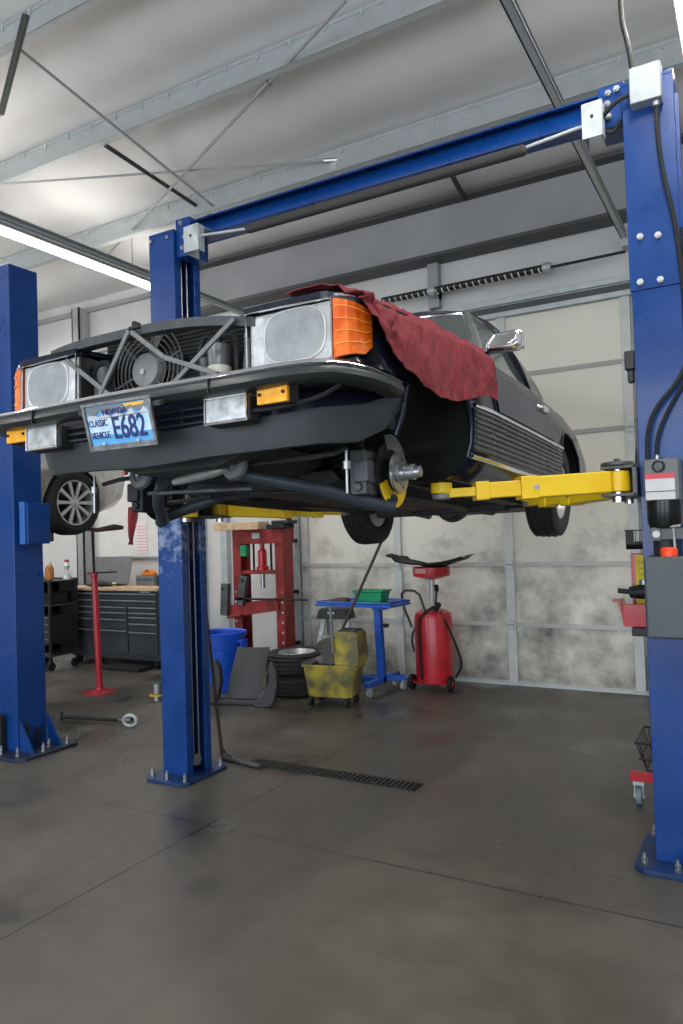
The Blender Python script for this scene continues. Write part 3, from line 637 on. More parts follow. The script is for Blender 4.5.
q = MB(); q.box(-.7, .7, .60, .80, .80, .90); q.box(-.6, -.1, 1.25, 1.75, .5, .72); q.box(.1, .6, 1.25, 1.75, .5, .72); q.box(-.6, -.1, 1.70, 1.82, .6, 1.05); q.box(.1, .6, 1.70, 1.82, .6, 1.05); q.build('dashboard_and_seats', black, car, bevel=.03)
# mirror
q = MB(); 
def mir(a, b_): return None
q.loft([[q.V((.90+x*k, y, .835+z*k*.92)) for x, z in [(-.085, -.045), (.06, -.05), (.088, -.035), (.095, .03), (.08, .048), (-.05, .045), (-.088, -.005)]] for k, y in ((.80, .395), (1, .41), (1.0, .44), (.97, .47), (.9, .475))])
mi = q.build('side_mirror', chrome, car, bevel=.008, ang=50, seg=3)
q = MB(); q.tube([(.73, .50, .80), (.77, .46, .80), (.84, .44, .81)], [.028, .020, .016], n=10, smooth=1); q.build('mirror_stalk', chrome, mi)
q = MB(); q.box(.82, .985, .473, .48, .80, .875); q.build('mirror_glass', black, mi)
mi.location = (.065, .22, .025); mi.scale = (1, 1, 1.03)
# --- nose: lamps
def lampbox(s):
    q = MB(); x0, x1 = sorted((s*.432, s*.775)); q.box(x0, x1, -.735, -.605, .505, .713)
    hl = q.build('headlight_housing', black, car, bevel=.006)
    q = MB(); q.box(*sorted((s*.440, s*.772)), -.7375, -.735, .512, .706); q.build('reflector', mat('reflector_silver', (.50, .52, .53), .2, .35), hl)
    q = MB(); n = 36; P = []
    for i in range(n):
        a = 2*pi*i/n; c_, s_ = cos(a), sin(a); P.append((s*.625+.125*(abs(c_)**.55)*(1 if c_ > 0 else -1), -.740, .612+.092*(abs(s_)**.75)*(1 if s_ > 0 else -1)))
    q.tube(P, .0045, n=6, closed=True); q.build('headlight_rim', mat('rim_grey', (.55, .56, .57), .35, .3), hl)
    q = MB(); q.loft([[q.V((x, -.7375, z)) for x, y, z in P], [q.V((x, -.739, z)) for x, y, z in P]])
    rf = q.build('fluted_lens', mat('fluted_lens', (.30, .32, .34), .12, .3, col2=(.62, .64, .66), scale=14), hl)
    q = MB()
    for i in range(37):
        x = s*.625-.117+i*.0065; k = math.sqrt(max(0, 1-((x-s*.625)/.125)**4)); q.box(x-.0018, x+.0018, -.7405, -.7385, .612-.088*k, .612+.088*k)
    q.build('lens_flutes', mat('flute_glass', (.42, .44, .46), .1, .2), hl)
    q = MB(); q.box(*sorted((s*.445, s*.495)), -.738, -.7345, .53, .70); q.build('parking_lens', lensm, hl, bevel=.003)
    q = MB(); P = [(s*.432, -.757, .505), (s*.432, -.757, .718), (s*.78, -.75, .712), (s*.78, -.75, .50)]
    q.tube(P, .006, n=8, closed=True); q.build('headlight_bezel', chrome, hl)
    # turn signal wrapping round the corner
    pl = [(.785, -.75), (.81, -.749), (.835, -.74), (.855, -.718), (.868, -.68), (.874, -.635)]
    def ts(a, b_):
        i = a*(len(pl)-1); k = min(int(i), len(pl)-2); f = i-k; x = pl[k][0]*(1-f)+pl[k+1][0]*f; y = pl[k][1]*(1-f)+pl[k+1][1]*f
        top = .708-.03*a; bot = .503+.02*a+(.03*max(0, a-.8)*5)
        o = 0; return (s*(x-o), y+o, bot+(top-bot)*b_)
    q = MB(); q.grid(ts, 20, 40, .02*s); sg_ = q.build('turn_signal', orange, car, ang=70)
    q = MB()
    for bb in (.22, .44, .66, .88): q.tube([Vector(ts(i/20, bb))+Vector((s*.002, -.002, 0)) for i in range(1, 20)], .0022, n=6)
    q.build('lens_ridges', mat('pale_orange_lens', (.95, .35, .08), .15), sg_)
for s in (1, -1): lampbox(s)
# fender top chrome edge above lamps
for s in (1, -1):
    q = MB(); q.tube([(s*.43, -.755, .728), (s*.60, -.757, .731), (s*.78, -.75, .722), (s*.85, -.72, .714), (s*.882, -.64, .704)], .006, n=8, smooth=1); q.build('lamp_top_trim', chrome, car)
    q = MB(); q.grid(lambda a, b_: (s*(.43+.455*a-.02*b_*0), -.765+.5*b_+.10*max(0, a-.75)*4*(1-b_)*.8, .735+.05*b_-.03*max(0, a-.7)*3), 12, 10, .02*s); q.build('fender_top', navy, car, ang=60)
# --- bumper
def bpath(off=0):
    P = [(0, -.975), (.25, -.972), (.5, -.962), (.68, -.94), (.78, -.905), (.84, -.855), (.875, -.79), (.90, -.70), (.91, -.58), (.905, -.46)]
    return [(-x, y) for x, y in reversed(P[1:])]+P
def sweep(prof, name, m_, par, bevel=0, sl=slice(None)):
    q = MB(); P = bpath()[sl]; R = []
    for i, (x, y) in enumerate(P):
        a = Vector(P[max(i-1, 0)]); c = Vector(P[min(i+1, len(P)-1)]); t = (c-a).normalized(); n = Vector((t.y, -t.x))   # outward (towards -u)
        k = 1.0 if 0 < i < len(P)-1 else .9
        R.append([q.V((x+n.x*o, y+n.y*o, h+.022*max(0, (abs(x)-.45)/.46)**1.5)) for o, h in prof])
    q.loft(R); return q.build(name, m_, par, bevel=bevel, ang=50)
bzl = .388
bump = sweep([(-.06, bzl), (-.02, bzl), (-.005, bzl+.006), (.006, bzl+.018), (.002, bzl+.040), (-.01, bzl+.052), (-.06, bzl+.055)], 'front_bumper', mat('bumper_rubber', (.022, .028, .03), .32, 0, .1), car)
sweep([(-.055, bzl+.050), (-.006, bzl+.046), (.004, bzl+.052), (-.002, bzl+.064), (-.02, bzl+.070), (-.055, bzl+.069)], 'bumper_chrome', chrome, bump)
for x in (.43, -.43):
    q = MB(); q.box(x-.002, x+.002, -.975, -.93, bzl+.002, bzl+.05); q.build('bumper_joint', black, bump)
# --- lower front: valance, slats, lamps
vp = [(0, -.855), (.30, -.845), (.55, -.79), (.70, -.70), (.80, -.58), (.86, -.48), (.885, -.40)]
vp = [(-x, y) for x, y in reversed(vp[1:])]+vp
q = MB(); R = []
for i, (x, y) in enumerate(vp):
    a = Vector(vp[max(i-1, 0)]); c = Vector(vp[min(i+1, len(vp)-1)]); t = (c-a).normalized(); n = Vector((t.y, -t.x))
    e = max(0, abs(x)-.3)/.50; zb_, zt_ = K([0, .55, .80, .86, .885], [.195, .22, .248, .30, .38], abs(x)), K([0, .55, .80, .885], [.305, .33, .375, .43], abs(x))
    R.append([q.V((x*(1-.10*e*0)+n.x*o, y+n.y*o, h)) for o, h in ((-.06, zb_), (-.03, zb_), (0, zt_-.01), (.0, zt_), (-.05, zt_))])
q.loft(R); q.build('front_valance', greyplast, car, ang=40)
q = MB(); R = []
for i, (x, y) in enumerate(vp):
    a = Vector(vp[max(i-1, 0)]); c = Vector(vp[min(i+1, len(vp)-1)]); t = (c-a).normalized(); n = Vector((t.y, -t.x))
    R.append([q.V((x+n.x*o, y+n.y*o, h)) for o, h in ((-.05, .31), (-.055, .31), (-.06, .50), (-.05, .50))])
q.loft(R); q.build('front_apron', navy, car, ang=40)
q = MB()
for z in (.325, .350, .375): q.box(-.52, .52, -.865, -.845, z-.004, z+.004)
for x in (-.42, -.22, .0, .22, .42): q.box(x-.004, x+.004, -.858, -.845, .318, .39)
q.build('lower_grille', black, car)
for s in (1, -1):
    q = MB(); x0, x1 = sorted((s*.360, s*.545)); q.box(x0, x1, -.90, -.83, .296, .392); fl = q.build('fog_lamp', black, car, bevel=.012)
    q = MB(); x0, x1 = sorted((s*.368, s*.537)); q.box(x0, x1, -.912, -.895, .303, .385); q.build('lamp_lens', mat('fog_lens', (.34, .36, .37), .15, .2, col2=(.62, .64, .65), scale=22, coat=.5), fl, bevel=.008, seg=3)
    q = MB(); q.tube([(s*.365, -.910, .300), (s*.365, -.910, .388), (s*.540, -.910, .388), (s*.540, -.910, .300)], .005, n=8, closed=True); q.build('lamp_frame', chrome, fl)
    q = MB(); x0, x1 = sorted((s*.566, s*.690)); q.box(x0, x1, -.88, -.82, .344, .410); al = q.build('parking_lamp', black, car, bevel=.006)
    q = MB(); x0, x1 = sorted((s*.568, s*.688)); q.box(x0, x1, -.893, -.875, .345, .409); q.build('amber_lens', amber, al, bevel=.005)
    q = MB(); 
    for xx in (s*.582, s*.674): q = MB(); q.cyl((xx, -.892, .377), (xx, -.898, .377), .006, n=10); q.build('lens_screw', darkst, al)
    q = MB(); q.tube([(s*.45, -.90, .33), (s*.62, -.86, .335), (s*.74, -.80, .36), (s*.80, -.74, .41)], .008, n=8, smooth=2); q.build('brake_duct_tube', rubber, car)
# licence plate
pt = bpy.data.objects.new('license_plate', None); COL.objects.link(pt); pt.parent = car; pt.location = (.060, -1.0, .326); pt.rotation_euler = (radians(17), radians(1.0), 0); pt.scale = (.97, 1.0, .94)
sky_b = mat('plate_blue', (.10, .38, .72), .35, 0, .05); sky_p = mat('plate_pale_sky', (.62, .75, .86), .35, 0, col2=(.35, .62, .86), scale=14)
q = MB(); q.box(-.157, .157, 0, .006, -.078, .078); q.build('plate_sheet', sky_b, pt, bevel=.003)
q = MB(); q.box(-.150, .150, -.002, 0, -.035, .028); q.build('plate_sky_band', sky_p, pt)
q = MB(); pts = [(-.15, .028)]+[(-.15+i*.02, .040+.010*sin(i*1.9)+.006*sin(i*4.1)) for i in range(16)]+[(.15, .028)]; q.prism(pts, 1, -.0025, 0); q.build('plate_snowy_hills', white, pt)
q = MB(); pts = [(-.15, .072), (-.15, .056)]+[(-.15+i*.02, .048+.009*sin(i*1.7+2)) for i in range(16)]+[(.15, .072)]; q.prism(pts, 1, -.003, -.0005); q.build('plate_mountains', mat('plate_mountain_grey', (.18, .19, .20), .5), pt)
q = MB(); pts = [(.04, .072), (.045, .06), (.07, .064), (.085, .06), (.13, .062), (.14, .072)]; q.prism(pts, 1, -.0035, -.0005); q.build('plate_sunset_patch', mat('plate_yellow', (.9, .5, .02), .5), pt)
q = MB()
for (x0, x1, z0, z1) in ((-.163, .163, .076, .086), (-.163, .163, -.088, -.072), (-.163, -.154, -.088, .086), (.152, .163, -.088, .086)): q.box(x0, x1, -.008, .004, z0, z1)
q.build('plate_frame', mat('tarnished_frame', (.20, .20, .205), .35, .5, .25, 30), pt, bevel=.003)
pn = mat('plate_navy', (.008, .02, .16), .5)
text_mesh('E682', .116, 'plate_number', pn, pt, (-.036, -.004, -.052), (radians(90), 0, 0), sx=.70, bold=.0012)
text_mesh('CLASSIC', .036, 'plate_lettering', pn, pt, (-.148, -.004, .000), (radians(90), 0, 0), sx=.70)
text_mesh('VEHICLE', .036, 'plate_lettering', pn, pt, (-.146, -.004, -.046), (radians(90), 0, 0), sx=.68)
text_mesh('NEVADA', .030, 'plate_lettering', pn, pt, (-.01, -.0045, .040), (radians(90), 0, 0), 'CENTER', sx=1.0, bold=.0006)
for x in (-.085, .082):
    q = MB(); q.cyl((x, -.008, -.066), (x, -.012, -.066), .006, n=12); q.build('plate_screw', white, pt)
for x in (-.175, .175): q = MB(); q.box(x-.025, x+.025, .004, .03, .045, .065); q.build('plate_bracket', greyplast, pt, bevel=.004)
# --- grille opening: radiator support, braces, fan, bottles
q = MB(); n = 24; R = []
for i in range(n+1):
    x = -.60+1.06*i/n; hh = .765-.055*max(0, (x+.10)/.5)**2 - .02*max(0, (-x-.35)/.25)**2
    R.append([q.V(v) for v in ((x, -.74, hh-.024), (x, -.745, hh+.010), (x, -.70, hh+.016), (x, -.66, hh+.010), (x, -.67, hh-.015), (x, -.70, hh-.024))])
q.loft(R); q.build('hood_latch_panel', mat('dusty_dark_panel', (.045, .05, .055), .5, .1, .3, 12), car, ang=40)
q = MB(); q.box(-.125, -.105, -.755, -.72, .765, .795); q.box(-.14, -.085, -.758, -.74, .762, .775); q.build('hood_latch', darkst, car, bevel=.004)
brm = mat('brace_grey', (.16, .165, .17), .45, .3, .1)
for a, c in (((-.135, -.757, .76), (-.32, -.755, .49)), ((-.12, -.76, .75), (.05, -.757, .62)), ((.05, -.757, .62), (.30, -.755, .52)), ((.38, -.757, .71), (.06, -.75, .50)), ((-.50, -.75, .70), (-.24, -.75, .51))):
    q = MB(); q.bar(a, c, .020, .012, up=(0, 1, 0)); q.build('grille_brace', brm, car, bevel=.004)
q = MB(); q.box(-.46, .46, -.56, -.50, .42, .80); q.build('condenser', mat('condenser_black', (.006, .007, .007), .7), car)
q = MB()
for i in range(22): q.box(-.45, .45, -.566, -.562, .43+i*.017, .433+i*.017)
q.build('condenser_fins', well, car)
FX, FZ = -.215, .655
fm_ = mat('fan_grey', (.20, .205, .21), .5, .2, .1); fm2 = mat('fan_guard_grey', (.09, .092, .095), .45, .4, .1)
fan = bpy.data.objects.new('cooling_fan', None); COL.objects.link(fan); fan.parent = car; fan.location = (FX+.045, -.62, FZ-.022)
for r in (.10, .122, .144, .166, .188):
    q = MB(); q.tube([(r*cos(a*pi/20), 0, r*sin(a*pi/20)) for a in range(40)], .003, n=6, closed=True); q.build('guard_ring', fm2, fan)
for a in range(6):
    q = MB(); A = a*pi/3+.3; q.bar((.07*cos(A), .0, .07*sin(A)), (.19*cos(A), .0, .19*sin(A)), .008, .006, up=(0, 1, 0)); q.build('guard_spoke', fm2, fan)
for a in range(5):
    A = a*2*pi/5
    q = MB(); q.grid(lambda i, j_: ((.05+.12*j_)*cos(A+i*.55-.2*j_), .02+.025*i, (.05+.12*j_)*sin(A+i*.55-.2*j_)), 5, 5, .003); q.build('fan_blade', black, fan)
q = MB(); q.lathe([(.075, .03), (.075, .0), (.068, -.015), (.03, -.022), (.001, -.023)], (0, 0, 0), (0, 1, 0), 32); q.build('fan_motor', fm_, fan)
q = MB(); q.cyl((0, -.02, -.01), (0, -.03, -.01), .012, n=12); q.build('motor_nut', steel, fan)
q = MB(); q.lathe([(.001, 0), (.042, 0), (.044, .11), (.04, .13), (.02, .14), (.001, .145)], (.235, -.66, .53), n=24); rd = q.build('receiver_drier', mat('aluminium_grey_can', (.20, .21, .22), .35, .5), car)
q = MB(); q.lathe([(.045, .0), (.046, .001), (.046, .03), (.045, .031)], (.235, -.66, .545), n=24); q.build('drier_label', cream, rd)
q = MB(); q.tube([(.235, -.66, .67), (.24, -.66, .70), (.30, -.65, .70), (.31, -.65, .64), (.31, -.65, .50)], .010, n=8, smooth=2); q.tube([(.22, -.66, .67), (.19, -.66, .71), (.15, -.66, .70), (.14, -.66, .60), (.16, -.66, .50)], .010, n=8, smooth=2)
q.build('refrigerant_hose', rubber, car)
q = MB(); q.lathe([(.001, 0), (.02, 0), (.024, .03), (.018, .09), (.02, .13), (.001, .13)], (.375, -.66, .53), n=16); q.lathe([(.001, 0), (.02, 0), (.02, .10), (.001, .1)], (.165, -.66, .52), n=16); q.build('valve_fitting', grimegrey, car)
q = MB(); q.box(-.50, -.38, -.66, -.58, .50, .70); q.build('horn_bracket_panel', mat('grey_blue_panel', (.12, .13, .15), .5), car, bevel=.02)
q = MB(); q.tube([(-.38+.05*cos(a*pi/8), -.66, .64+.05*sin(a*pi/8)) for a in range(16)], .012, n=8, closed=True); q.build('air_duct', rubber, car)
# engine, simplified, seen from the side only
q = MB(); q.box(-.18, .18, -.35, .30, .30, .66); q.box(-.30, -.14, -.32, .25, .56, .70); q.box(.14, .30, -.32, .25, .56, .70); eng = q.build('engine', darkst, car, bevel=.02)
q = MB(); q.lathe([(.001, 0), (.17, 0), (.18, .02), (.18, .06), (.16, .075), (.03, .08), (.001, .09)], (0, -.05, .68), n=32); q.build('air_cleaner', black, eng)
# underside
q = MB(); q.prism([(-.34, .15), (.34, .15), (.44, .18), (.40, .23), (-.40, .23), (-.44, .18)], 1, -.10, .08); q.build('front_subframe', darkst, car, bevel=.01)
q = MB(); q.prism([(-.36, .29), (.36, .29), (.34, .24), (.2, .20), (-.2, .20), (-.34, .24)], 1, -.64, -.10); q.build('engine_undertray', mat('undertray_black', (.02, .024, .024), .55, 0, .3), car, bevel=.01)
q = MB(); q.box(-.22, .22, .10, .56, .165, .24); q.build('oil_pan', darkst, car, bevel=.03)
q = MB(); q.box(-.20, .20, .60, 2.3, .185, .25); q.build('transmission_tunnel', darkst, car, bevel=.03)
for s in (1, -1):
    q = MB(); q.tube([(s*.22, .5, .21), (s*.24, 1.2, .20), (s*.20, 2.0, .20), (s*.26, 2.6, .19)], .035, n=12, smooth=1); q.build('exhaust_pipe', mat('rusty_exhaust', (.09, .08, .07), .6, .5, .3), car)
    q = MB(); x0, x1 = sorted((s*.50, s*.62)); q.box(x0, x1, .38, 2.15, .19, .26); q.build('frame_rail', darkst, car, bevel=.01)
    # control arm, sway-bar link, steering rod
    q = MB(); q.tube([(s*.20, -.50, .185), (s*.42, -.30, .13), (s*.60, -.06, .062), (s*.655, -.02, .055)], [.026, .028, .032, .03], n=12, smooth=1); q.tube([(s*.30, .12, .19), (s*.50, .05, .13), (s*.64, .0, .08)], [.03, .03, .028], n=12)
    q.build('lower_control_arm', mat('blue_grey_arm', (.05, .065, .08), .4, .4, .15), car)
    q = MB(); q.cyl((s*.66, -.45, .08), (s*.66, -.45, .25), .006, n=8); q.cyl((s*.66, -.45, .17), (s*.66, -.45, .20), .016, n=10); q.build('sway_bar_link', steel, car)
    q = MB(); q.tube([(s*.10, -.30, .13), (s*.40, -.25, .12), (s*.58, -.12, .11)], .010, n=8); q.build('tie_rod', darkst, car)
    q = MB(); q.cyl((s*.45, -.02, .20), (s*.45, -.02, .44), .055, n=18)
    for k in range(7): q.tube([(s*.45+.075*cos(a*pi/6), -.02+.075*sin(a*pi/6), .22+k*.030+a*.0025) for a in range(12)], .009, n=6)
    q.build('coil_spring', well, car)
    if s > 0:
        q = MB(); q.tube([(-.55, -.50, .20), (-.40, -.52, .215), (.30, -.52, .215), (.62, -.50, .22), (.66, -.45, .25)], .010, n=8, smooth=1); q.build('sway_bar', darkst, car)
        q = MB(); q.tube([(-.12, -.52, .175), (.02, -.54, .185), (.13, -.55, .195), (.19, -.56, .205)], [.014, .02, .02, .012], n=10, smooth=1); q.build('horn_bracket', mat('pale_grey_pipe', (.28, .29, .29), .5, .4), car)
        q = MB(); q.tube([(-.32, -.46, .145), (0, -.47, .135), (.22, -.44, .13)], .008, n=8); q.build('drag_link', grimegrey, car)
        q = MB(); q.box(-.02, .12, -.42, -.30, .18, .27); q.build('steering_box', darkst, car, bevel=.015)
        q = MB(); q.lathe([(.001, 0), (.035, 0), (.035, .03), (.02, .05), (.001, .05)], (.20, -.46, .165), n=16); q.build('ball_joint', steel, car)
    # horn on its bracket
    q = MB(); q.lathe([(.02, .03), (.05, .025), (.062, 0), (.055, -.012), (.03, -.016), (.028, -.010), (.001, -.010)], (s*.245-.020, -.56, .212), (0, 1, -.12), 28); hn = q.build('horn', grimegrey, car)
    q = MB(); q.cyl((s*.245-.020, -.578, .213), (s*.245-.020, -.586, .214), .009, n=10); q.build('horn_nut', galv_l, hn)
    # knuckle, caliper and disc
    hx, hy, hz = .0, 0.0, .197
    sh = 0 if s > 0 else .09; q = MB(); q.box(*sorted((s*(.50+sh), s*(.60+sh))), -.10, .06, .09 if s > 0 else .13, .30); q.box(*sorted((s*(.46+sh), s*(.53+sh))), -.05, .05, .05 if s > 0 else .13, .42); q.build('steering_knuckle', darkst, car, bevel=.02)
    q = MB(); q.box(*sorted((s*(.53+sh), s*(.605+sh))), -.185, -.075, .10, .285); q.box(*sorted((s*(.55+sh), s*(.62+sh))), -.20, -.06, .15, .24); q.cyl((s*(.57+sh), -.187, .13), (s*(.57+sh), -.20, .13), .02, n=12); q.build('brake_caliper', grimegrey if s > 0 else darkst, car, bevel=.014)
    q = MB(); q.prism([(hy+.135*cos(a*pi/24), hz+.135*sin(a*pi/24)) for a in range(48)], 0, *sorted((s*(.626+sh*.6), s*(.631+sh*.6)))); q.build('dust_shield', darkst, car)
    if s > 0:
        q = MB(); A0 = [radians(200+i*7) for i in range(21)]; q.prism([(hy+.02+.140*cos(A), hz-.005+.140*sin(A)) for A in A0]+[(hy+.02+.07*cos(A), hz-.005+.07*sin(A)) for A in reversed(A0)], 0, .632, .637); q.build('yellow_shield_segment', yellow, car)
    if s > 0:
        q = MB(); P = []
        for a in range(-17, 18):
            A = radians(60+a*3.2); P.append((hy+.15*cos(A)*1.0, hz+.02+.15*sin(A)))
        P2 = [(hy+.085*cos(radians(60-a*3.2)), hz+.02+.085*sin(radians(60-a*3.2))) for a in range(-17, 18)]
        q.prism(P+P2, 0, .636, .641); q.build('splash_shield', mat('grey_shield', (.26, .25, .25), .45, .4, .1), car)
    q = MB(); q.lathe([(.03, -.02), (.088, -.02), (.088, -.008), (.075, -.006), (.05, -.006), (.045, .0), (.036, .0), (.034, .02), (.030, .022), (.030, .038), (.034, .04), (.034, .058), (.028, .060), (.024, .085), (.018, .088), (.001, .088)], (s*.685, hy, hz), (s, 0, 0), 36)
    dk = q.build('wheel_hub', mat('machined_hub', (.40, .41, .42), .3, .8, .1), car)
    for a in range(5):
        A = a*2*pi/5; q = MB(); q.cyl((s*.678, hy+.062*cos(A), hz+.062*sin(A)), (s*.6795, hy+.062*cos(A), hz+.062*sin(A)), .008, n=10); q.build('bolt_hole', black, dk)
# rear axle, fuel tank
q = MB(); q.tube([(-.62, 2.455, .26), (-.2, 2.455, .24), (.2, 2.455, .24), (.62, 2.455, .26)], .04, n=12); q.lathe([(.001, -.12), (.11, -.1), (.13, 0), (.11, .1), (.001, .12)], (0, 2.45, .24), (0, 1, 0), 20); q.box(-.45, .45, 2.85, 3.4, .22, .34); q.box(-.5, .5, 2.15, 2.25, .16, .24)
q.build('rear_axle', darkst, car, bevel=.01)
q = MB(); q.tube([(-.86, 3.25, .42), (-.86, 3.6, .42), (-.7, 3.74, .42), (0, 3.80, .42), (.7, 3.74, .42), (.86, 3.6, .42), (.86, 3.25, .42)], .055, n=10, smooth=2); q.build('rear_bumper', rubber, car)
for s in (1, -1):
    q = MB(); q.box(*sorted((s*.40, s*.70)), 3.62, 3.69, .52, .68); q.build('tail_light', mat('red_lens', (.5, .01, .01), .15), car, bevel=.01)
def tyre(R, r, w, rim, o, ax, groove=4):
    # tread profile with grooves, revolved
    P = [(rim, -w*.42), (rim+.01, -w*.47), ((rim+R)/2, -w*.52), (R-.022, -w*.48), (R-.006, -w*.42)]
    xs = [-w*.42+i*(w*.84)/(groove*4) for i in range(groove*4+1)]
    for i, x in enumerate(xs[1:-1]): P.append((R-(.013 if i % 4 in (1, 2) else 0)+.002*(1-(x/(w*.5))**2), x))
    P += [(R-.006, w*.42), (R-.022, w*.48), ((rim+R)/2, w*.52), (rim+.01, w*.47), (rim, w*.42), (rim-.008, w*.3), (rim-.008, -w*.3)]
    q = MB(); q.lathe(P, o, ax, 56, closed=True); return q
for s in (1, -1):
    wl = bpy.data.objects.new('rear_wheel', None); COL.objects.link(wl); wl.parent = car; wl.location = (s*.725, 2.455, .295); wl.rotation_euler = (0, s*radians(3), 0)
    tyre(.322, 0, .20, .192, (0, 0, 0), (s, 0, 0)).build('tire', tyre_m, wl, ang=30)
    q = MB(); q.lathe([(.186, -.08), (.192, -.075), (.192, -.06), (.180, -.05), (.180, .05), (.19, .07), (.192, .085), (.184, .082), (.172, .06), (.165, .03), (.150, .02), (.14, .035), (.09, .055), (.05, .05), (.035, .065), (.001, .068)], (0, 0, 0), (s, 0, 0), 48); rm = q.build('rim', alloy, wl)
    for a in range(15):
        A = a*2*pi/15; q = MB(); q.bar((s*.046, .105*cos(A), .105*sin(A)), (s*.036, .145*cos(A), .145*sin(A)), .016, .008, up=(1, 0, 0)); q.build('rim_slot', black, rm)
#__PART3__
# ================================================================== CLOTH ON THE FENDER
tw = mat('maroon_shop_cloth', (0.15, 0.014, 0.022), 0.95, 0, col2=(0.25, 0.028, 0.038), scale=40, bump=.5, bscale=220)
def towel(a, b_):
    u = -.74+1.32*a
    lin = K([-.74, -.5, 0, .58], [.58, .55, .56, .60], u); zh = K([-.74, -.66, -.50, -.22, .0, .23, .45, .58], [.735, .61, .52, .455, .475, .535, .585, .575], u)
    zs_ = czs(u)+.016; wl = cw(u)
    P = [(lin, zs_+.03), ((lin+.82)/2, zs_+.035), (.80, zs_+.022), (wl*.955, zs_-.01), (wl+.012, zs_-.07), (wl+.03, (zs_-.07+zh)/2), (wl+.028, zh)]
    if zh > zs_-.1: P[4] = (wl+.008, zs_-.02); P[5] = (wl+.010, zs_-.035); P[6] = (wl+.012, min(zh, zs_-.04))
    f = b_*(len(P)-1); k = min(int(f), len(P)-2); f -= k
    l = P[k][0]*(1-f)+P[k+1][0]*f; h = P[k][1]*(1-f)+P[k+1][1]*f
    ph = u*24+b_*4.5+2*noise.noise(Vector((u*3, b_*2, 1))); amp = .003+.012*b_*(1-.5*b_)
    w_ = (abs(sin(ph))**.6*2-1)*amp+noise.noise(Vector((u*5, b_*3.5, 0)))*.030+noise.noise(Vector((u*14, b_*9, 4)))*.010
    if b_ > .5: l += abs(w_)*.9+.004; 
    else: h += abs(w_)*1.0
    u += .02*sin(b_*7+u*4)*b_ + .03*noise.noise(Vector((b_*4, u*3, 9)))
    return (l, u, h)
q = MB(); q.grid(towel, 160, 80, .004)
t = q.build('shop_cloth', tw, ang=80); tag(t, 'dark red cloth draped over the front fender of the raised classic car', 'cloth')
t.location = car.location; t.rotation_euler = car.rotation_euler
q = MB(); P = [(-.02, 0, .13), (.0, .0, .05), (.02, -.01, 0), (.05, -.01, -.05)]
def rag(a, b_): 
    w = .035+.03*sin(b_*3)-.055*b_; return ((a*2-1)*w-.02*b_, .012*sin(a*9+b_*3), .08-.20*b_)
q.grid(rag, 14, 14, .003); o = q.build('hanging_rag', tw, ang=80); tag(o, 'small dark red rag hanging below the classic car beside its far front wheel hub', 'rag'); o.location = (-2.90, 2.86, 1.69)

# ================================================================== PALE CAR ON THE NEXT LIFT
pc = thing('car', 'pale pearl car with ten-spoke alloy wheel, raised on the next lift at left', 'car', (-6.60, 4.89, 1.655))
q = MB(); ST = [(-3.6, .60, .35, .62), (-3.45, .80, .26, .72), (-3.0, .86, .2, .80), (-2.2, .88, .18, .86), (-1.2, .89, .18, .92), (0, .89, .19, .96), (.45, .86, .22, .97), (.72, .80, .30, .95), (.82, .70, .42, .88)]
R = []
for u, w, zb_, zs_ in ST:
    pr_ = [(0, zb_), (.8*w, zb_), (.95*w, zb_+.08), (w, zb_+.25), (w, zs_-.25), (.96*w, zs_-.08), (.88*w, zs_), (0, zs_+.01)]
    R.append([q.V((l, u, h)) for l, h in pr_+[(-l, h) for l, h in reversed(pr_[1:-1])]])
q.loft(R)
R = []
for u, w, z0, z1 in [(-2.5, .72, .84, .86), (-1.7, .66, .88, 1.36), (-.9, .66, .90, 1.46), (0, .64, .92, 1.42), (.55, .62, .92, 1.12), (.74, .60, .9, .95)]:
    pr_ = [(0, z0), (w+.12, z0), (w, z1-.05), (w-.10, z1), (0, z1+.02)]
    R.append([q.V((l, u, h)) for l, h in pr_+[(-l, h) for l, h in reversed(pr_[1:-1])]])
q.loft(R)
pb = q.build('body', [silver_car, well], pc, ang=50)
cuts = []
for u in (0, -2.65):
    for s in (-1, 1):
        q = MB(); q.cyl((s*.62, u, .31), (s*1.3, u, .31), .345, n=48); c = q.build('cutter', well, pc); cuts.append(c)
for c in cuts: md = pb.modifiers.new('cut', 'BOOLEAN'); md.object = c; md.operation = 'DIFFERENCE'; md.solver = 'EXACT'
dg = bpy.context.evaluated_depsgraph_get(); dg.update(); me = bpy.data.meshes.new_from_object(pb.evaluated_get(dg)); pb.modifiers.clear(); pb.data = me
me.materials.clear(); me.materials.append(silver_car); me.materials.append(well)
for c in cuts: bpy.data.objects.remove(c)
for p in me.polygons:
    c = p.center
    for u in (0, -2.65):
        r = math.hypot(c.y-u, c.z-.31)
        if r < .36 and abs(c.x) > .6 and abs(p.normal.x) < .6 or (r < .33 and abs(c.x) < .66): p.material_index = 1
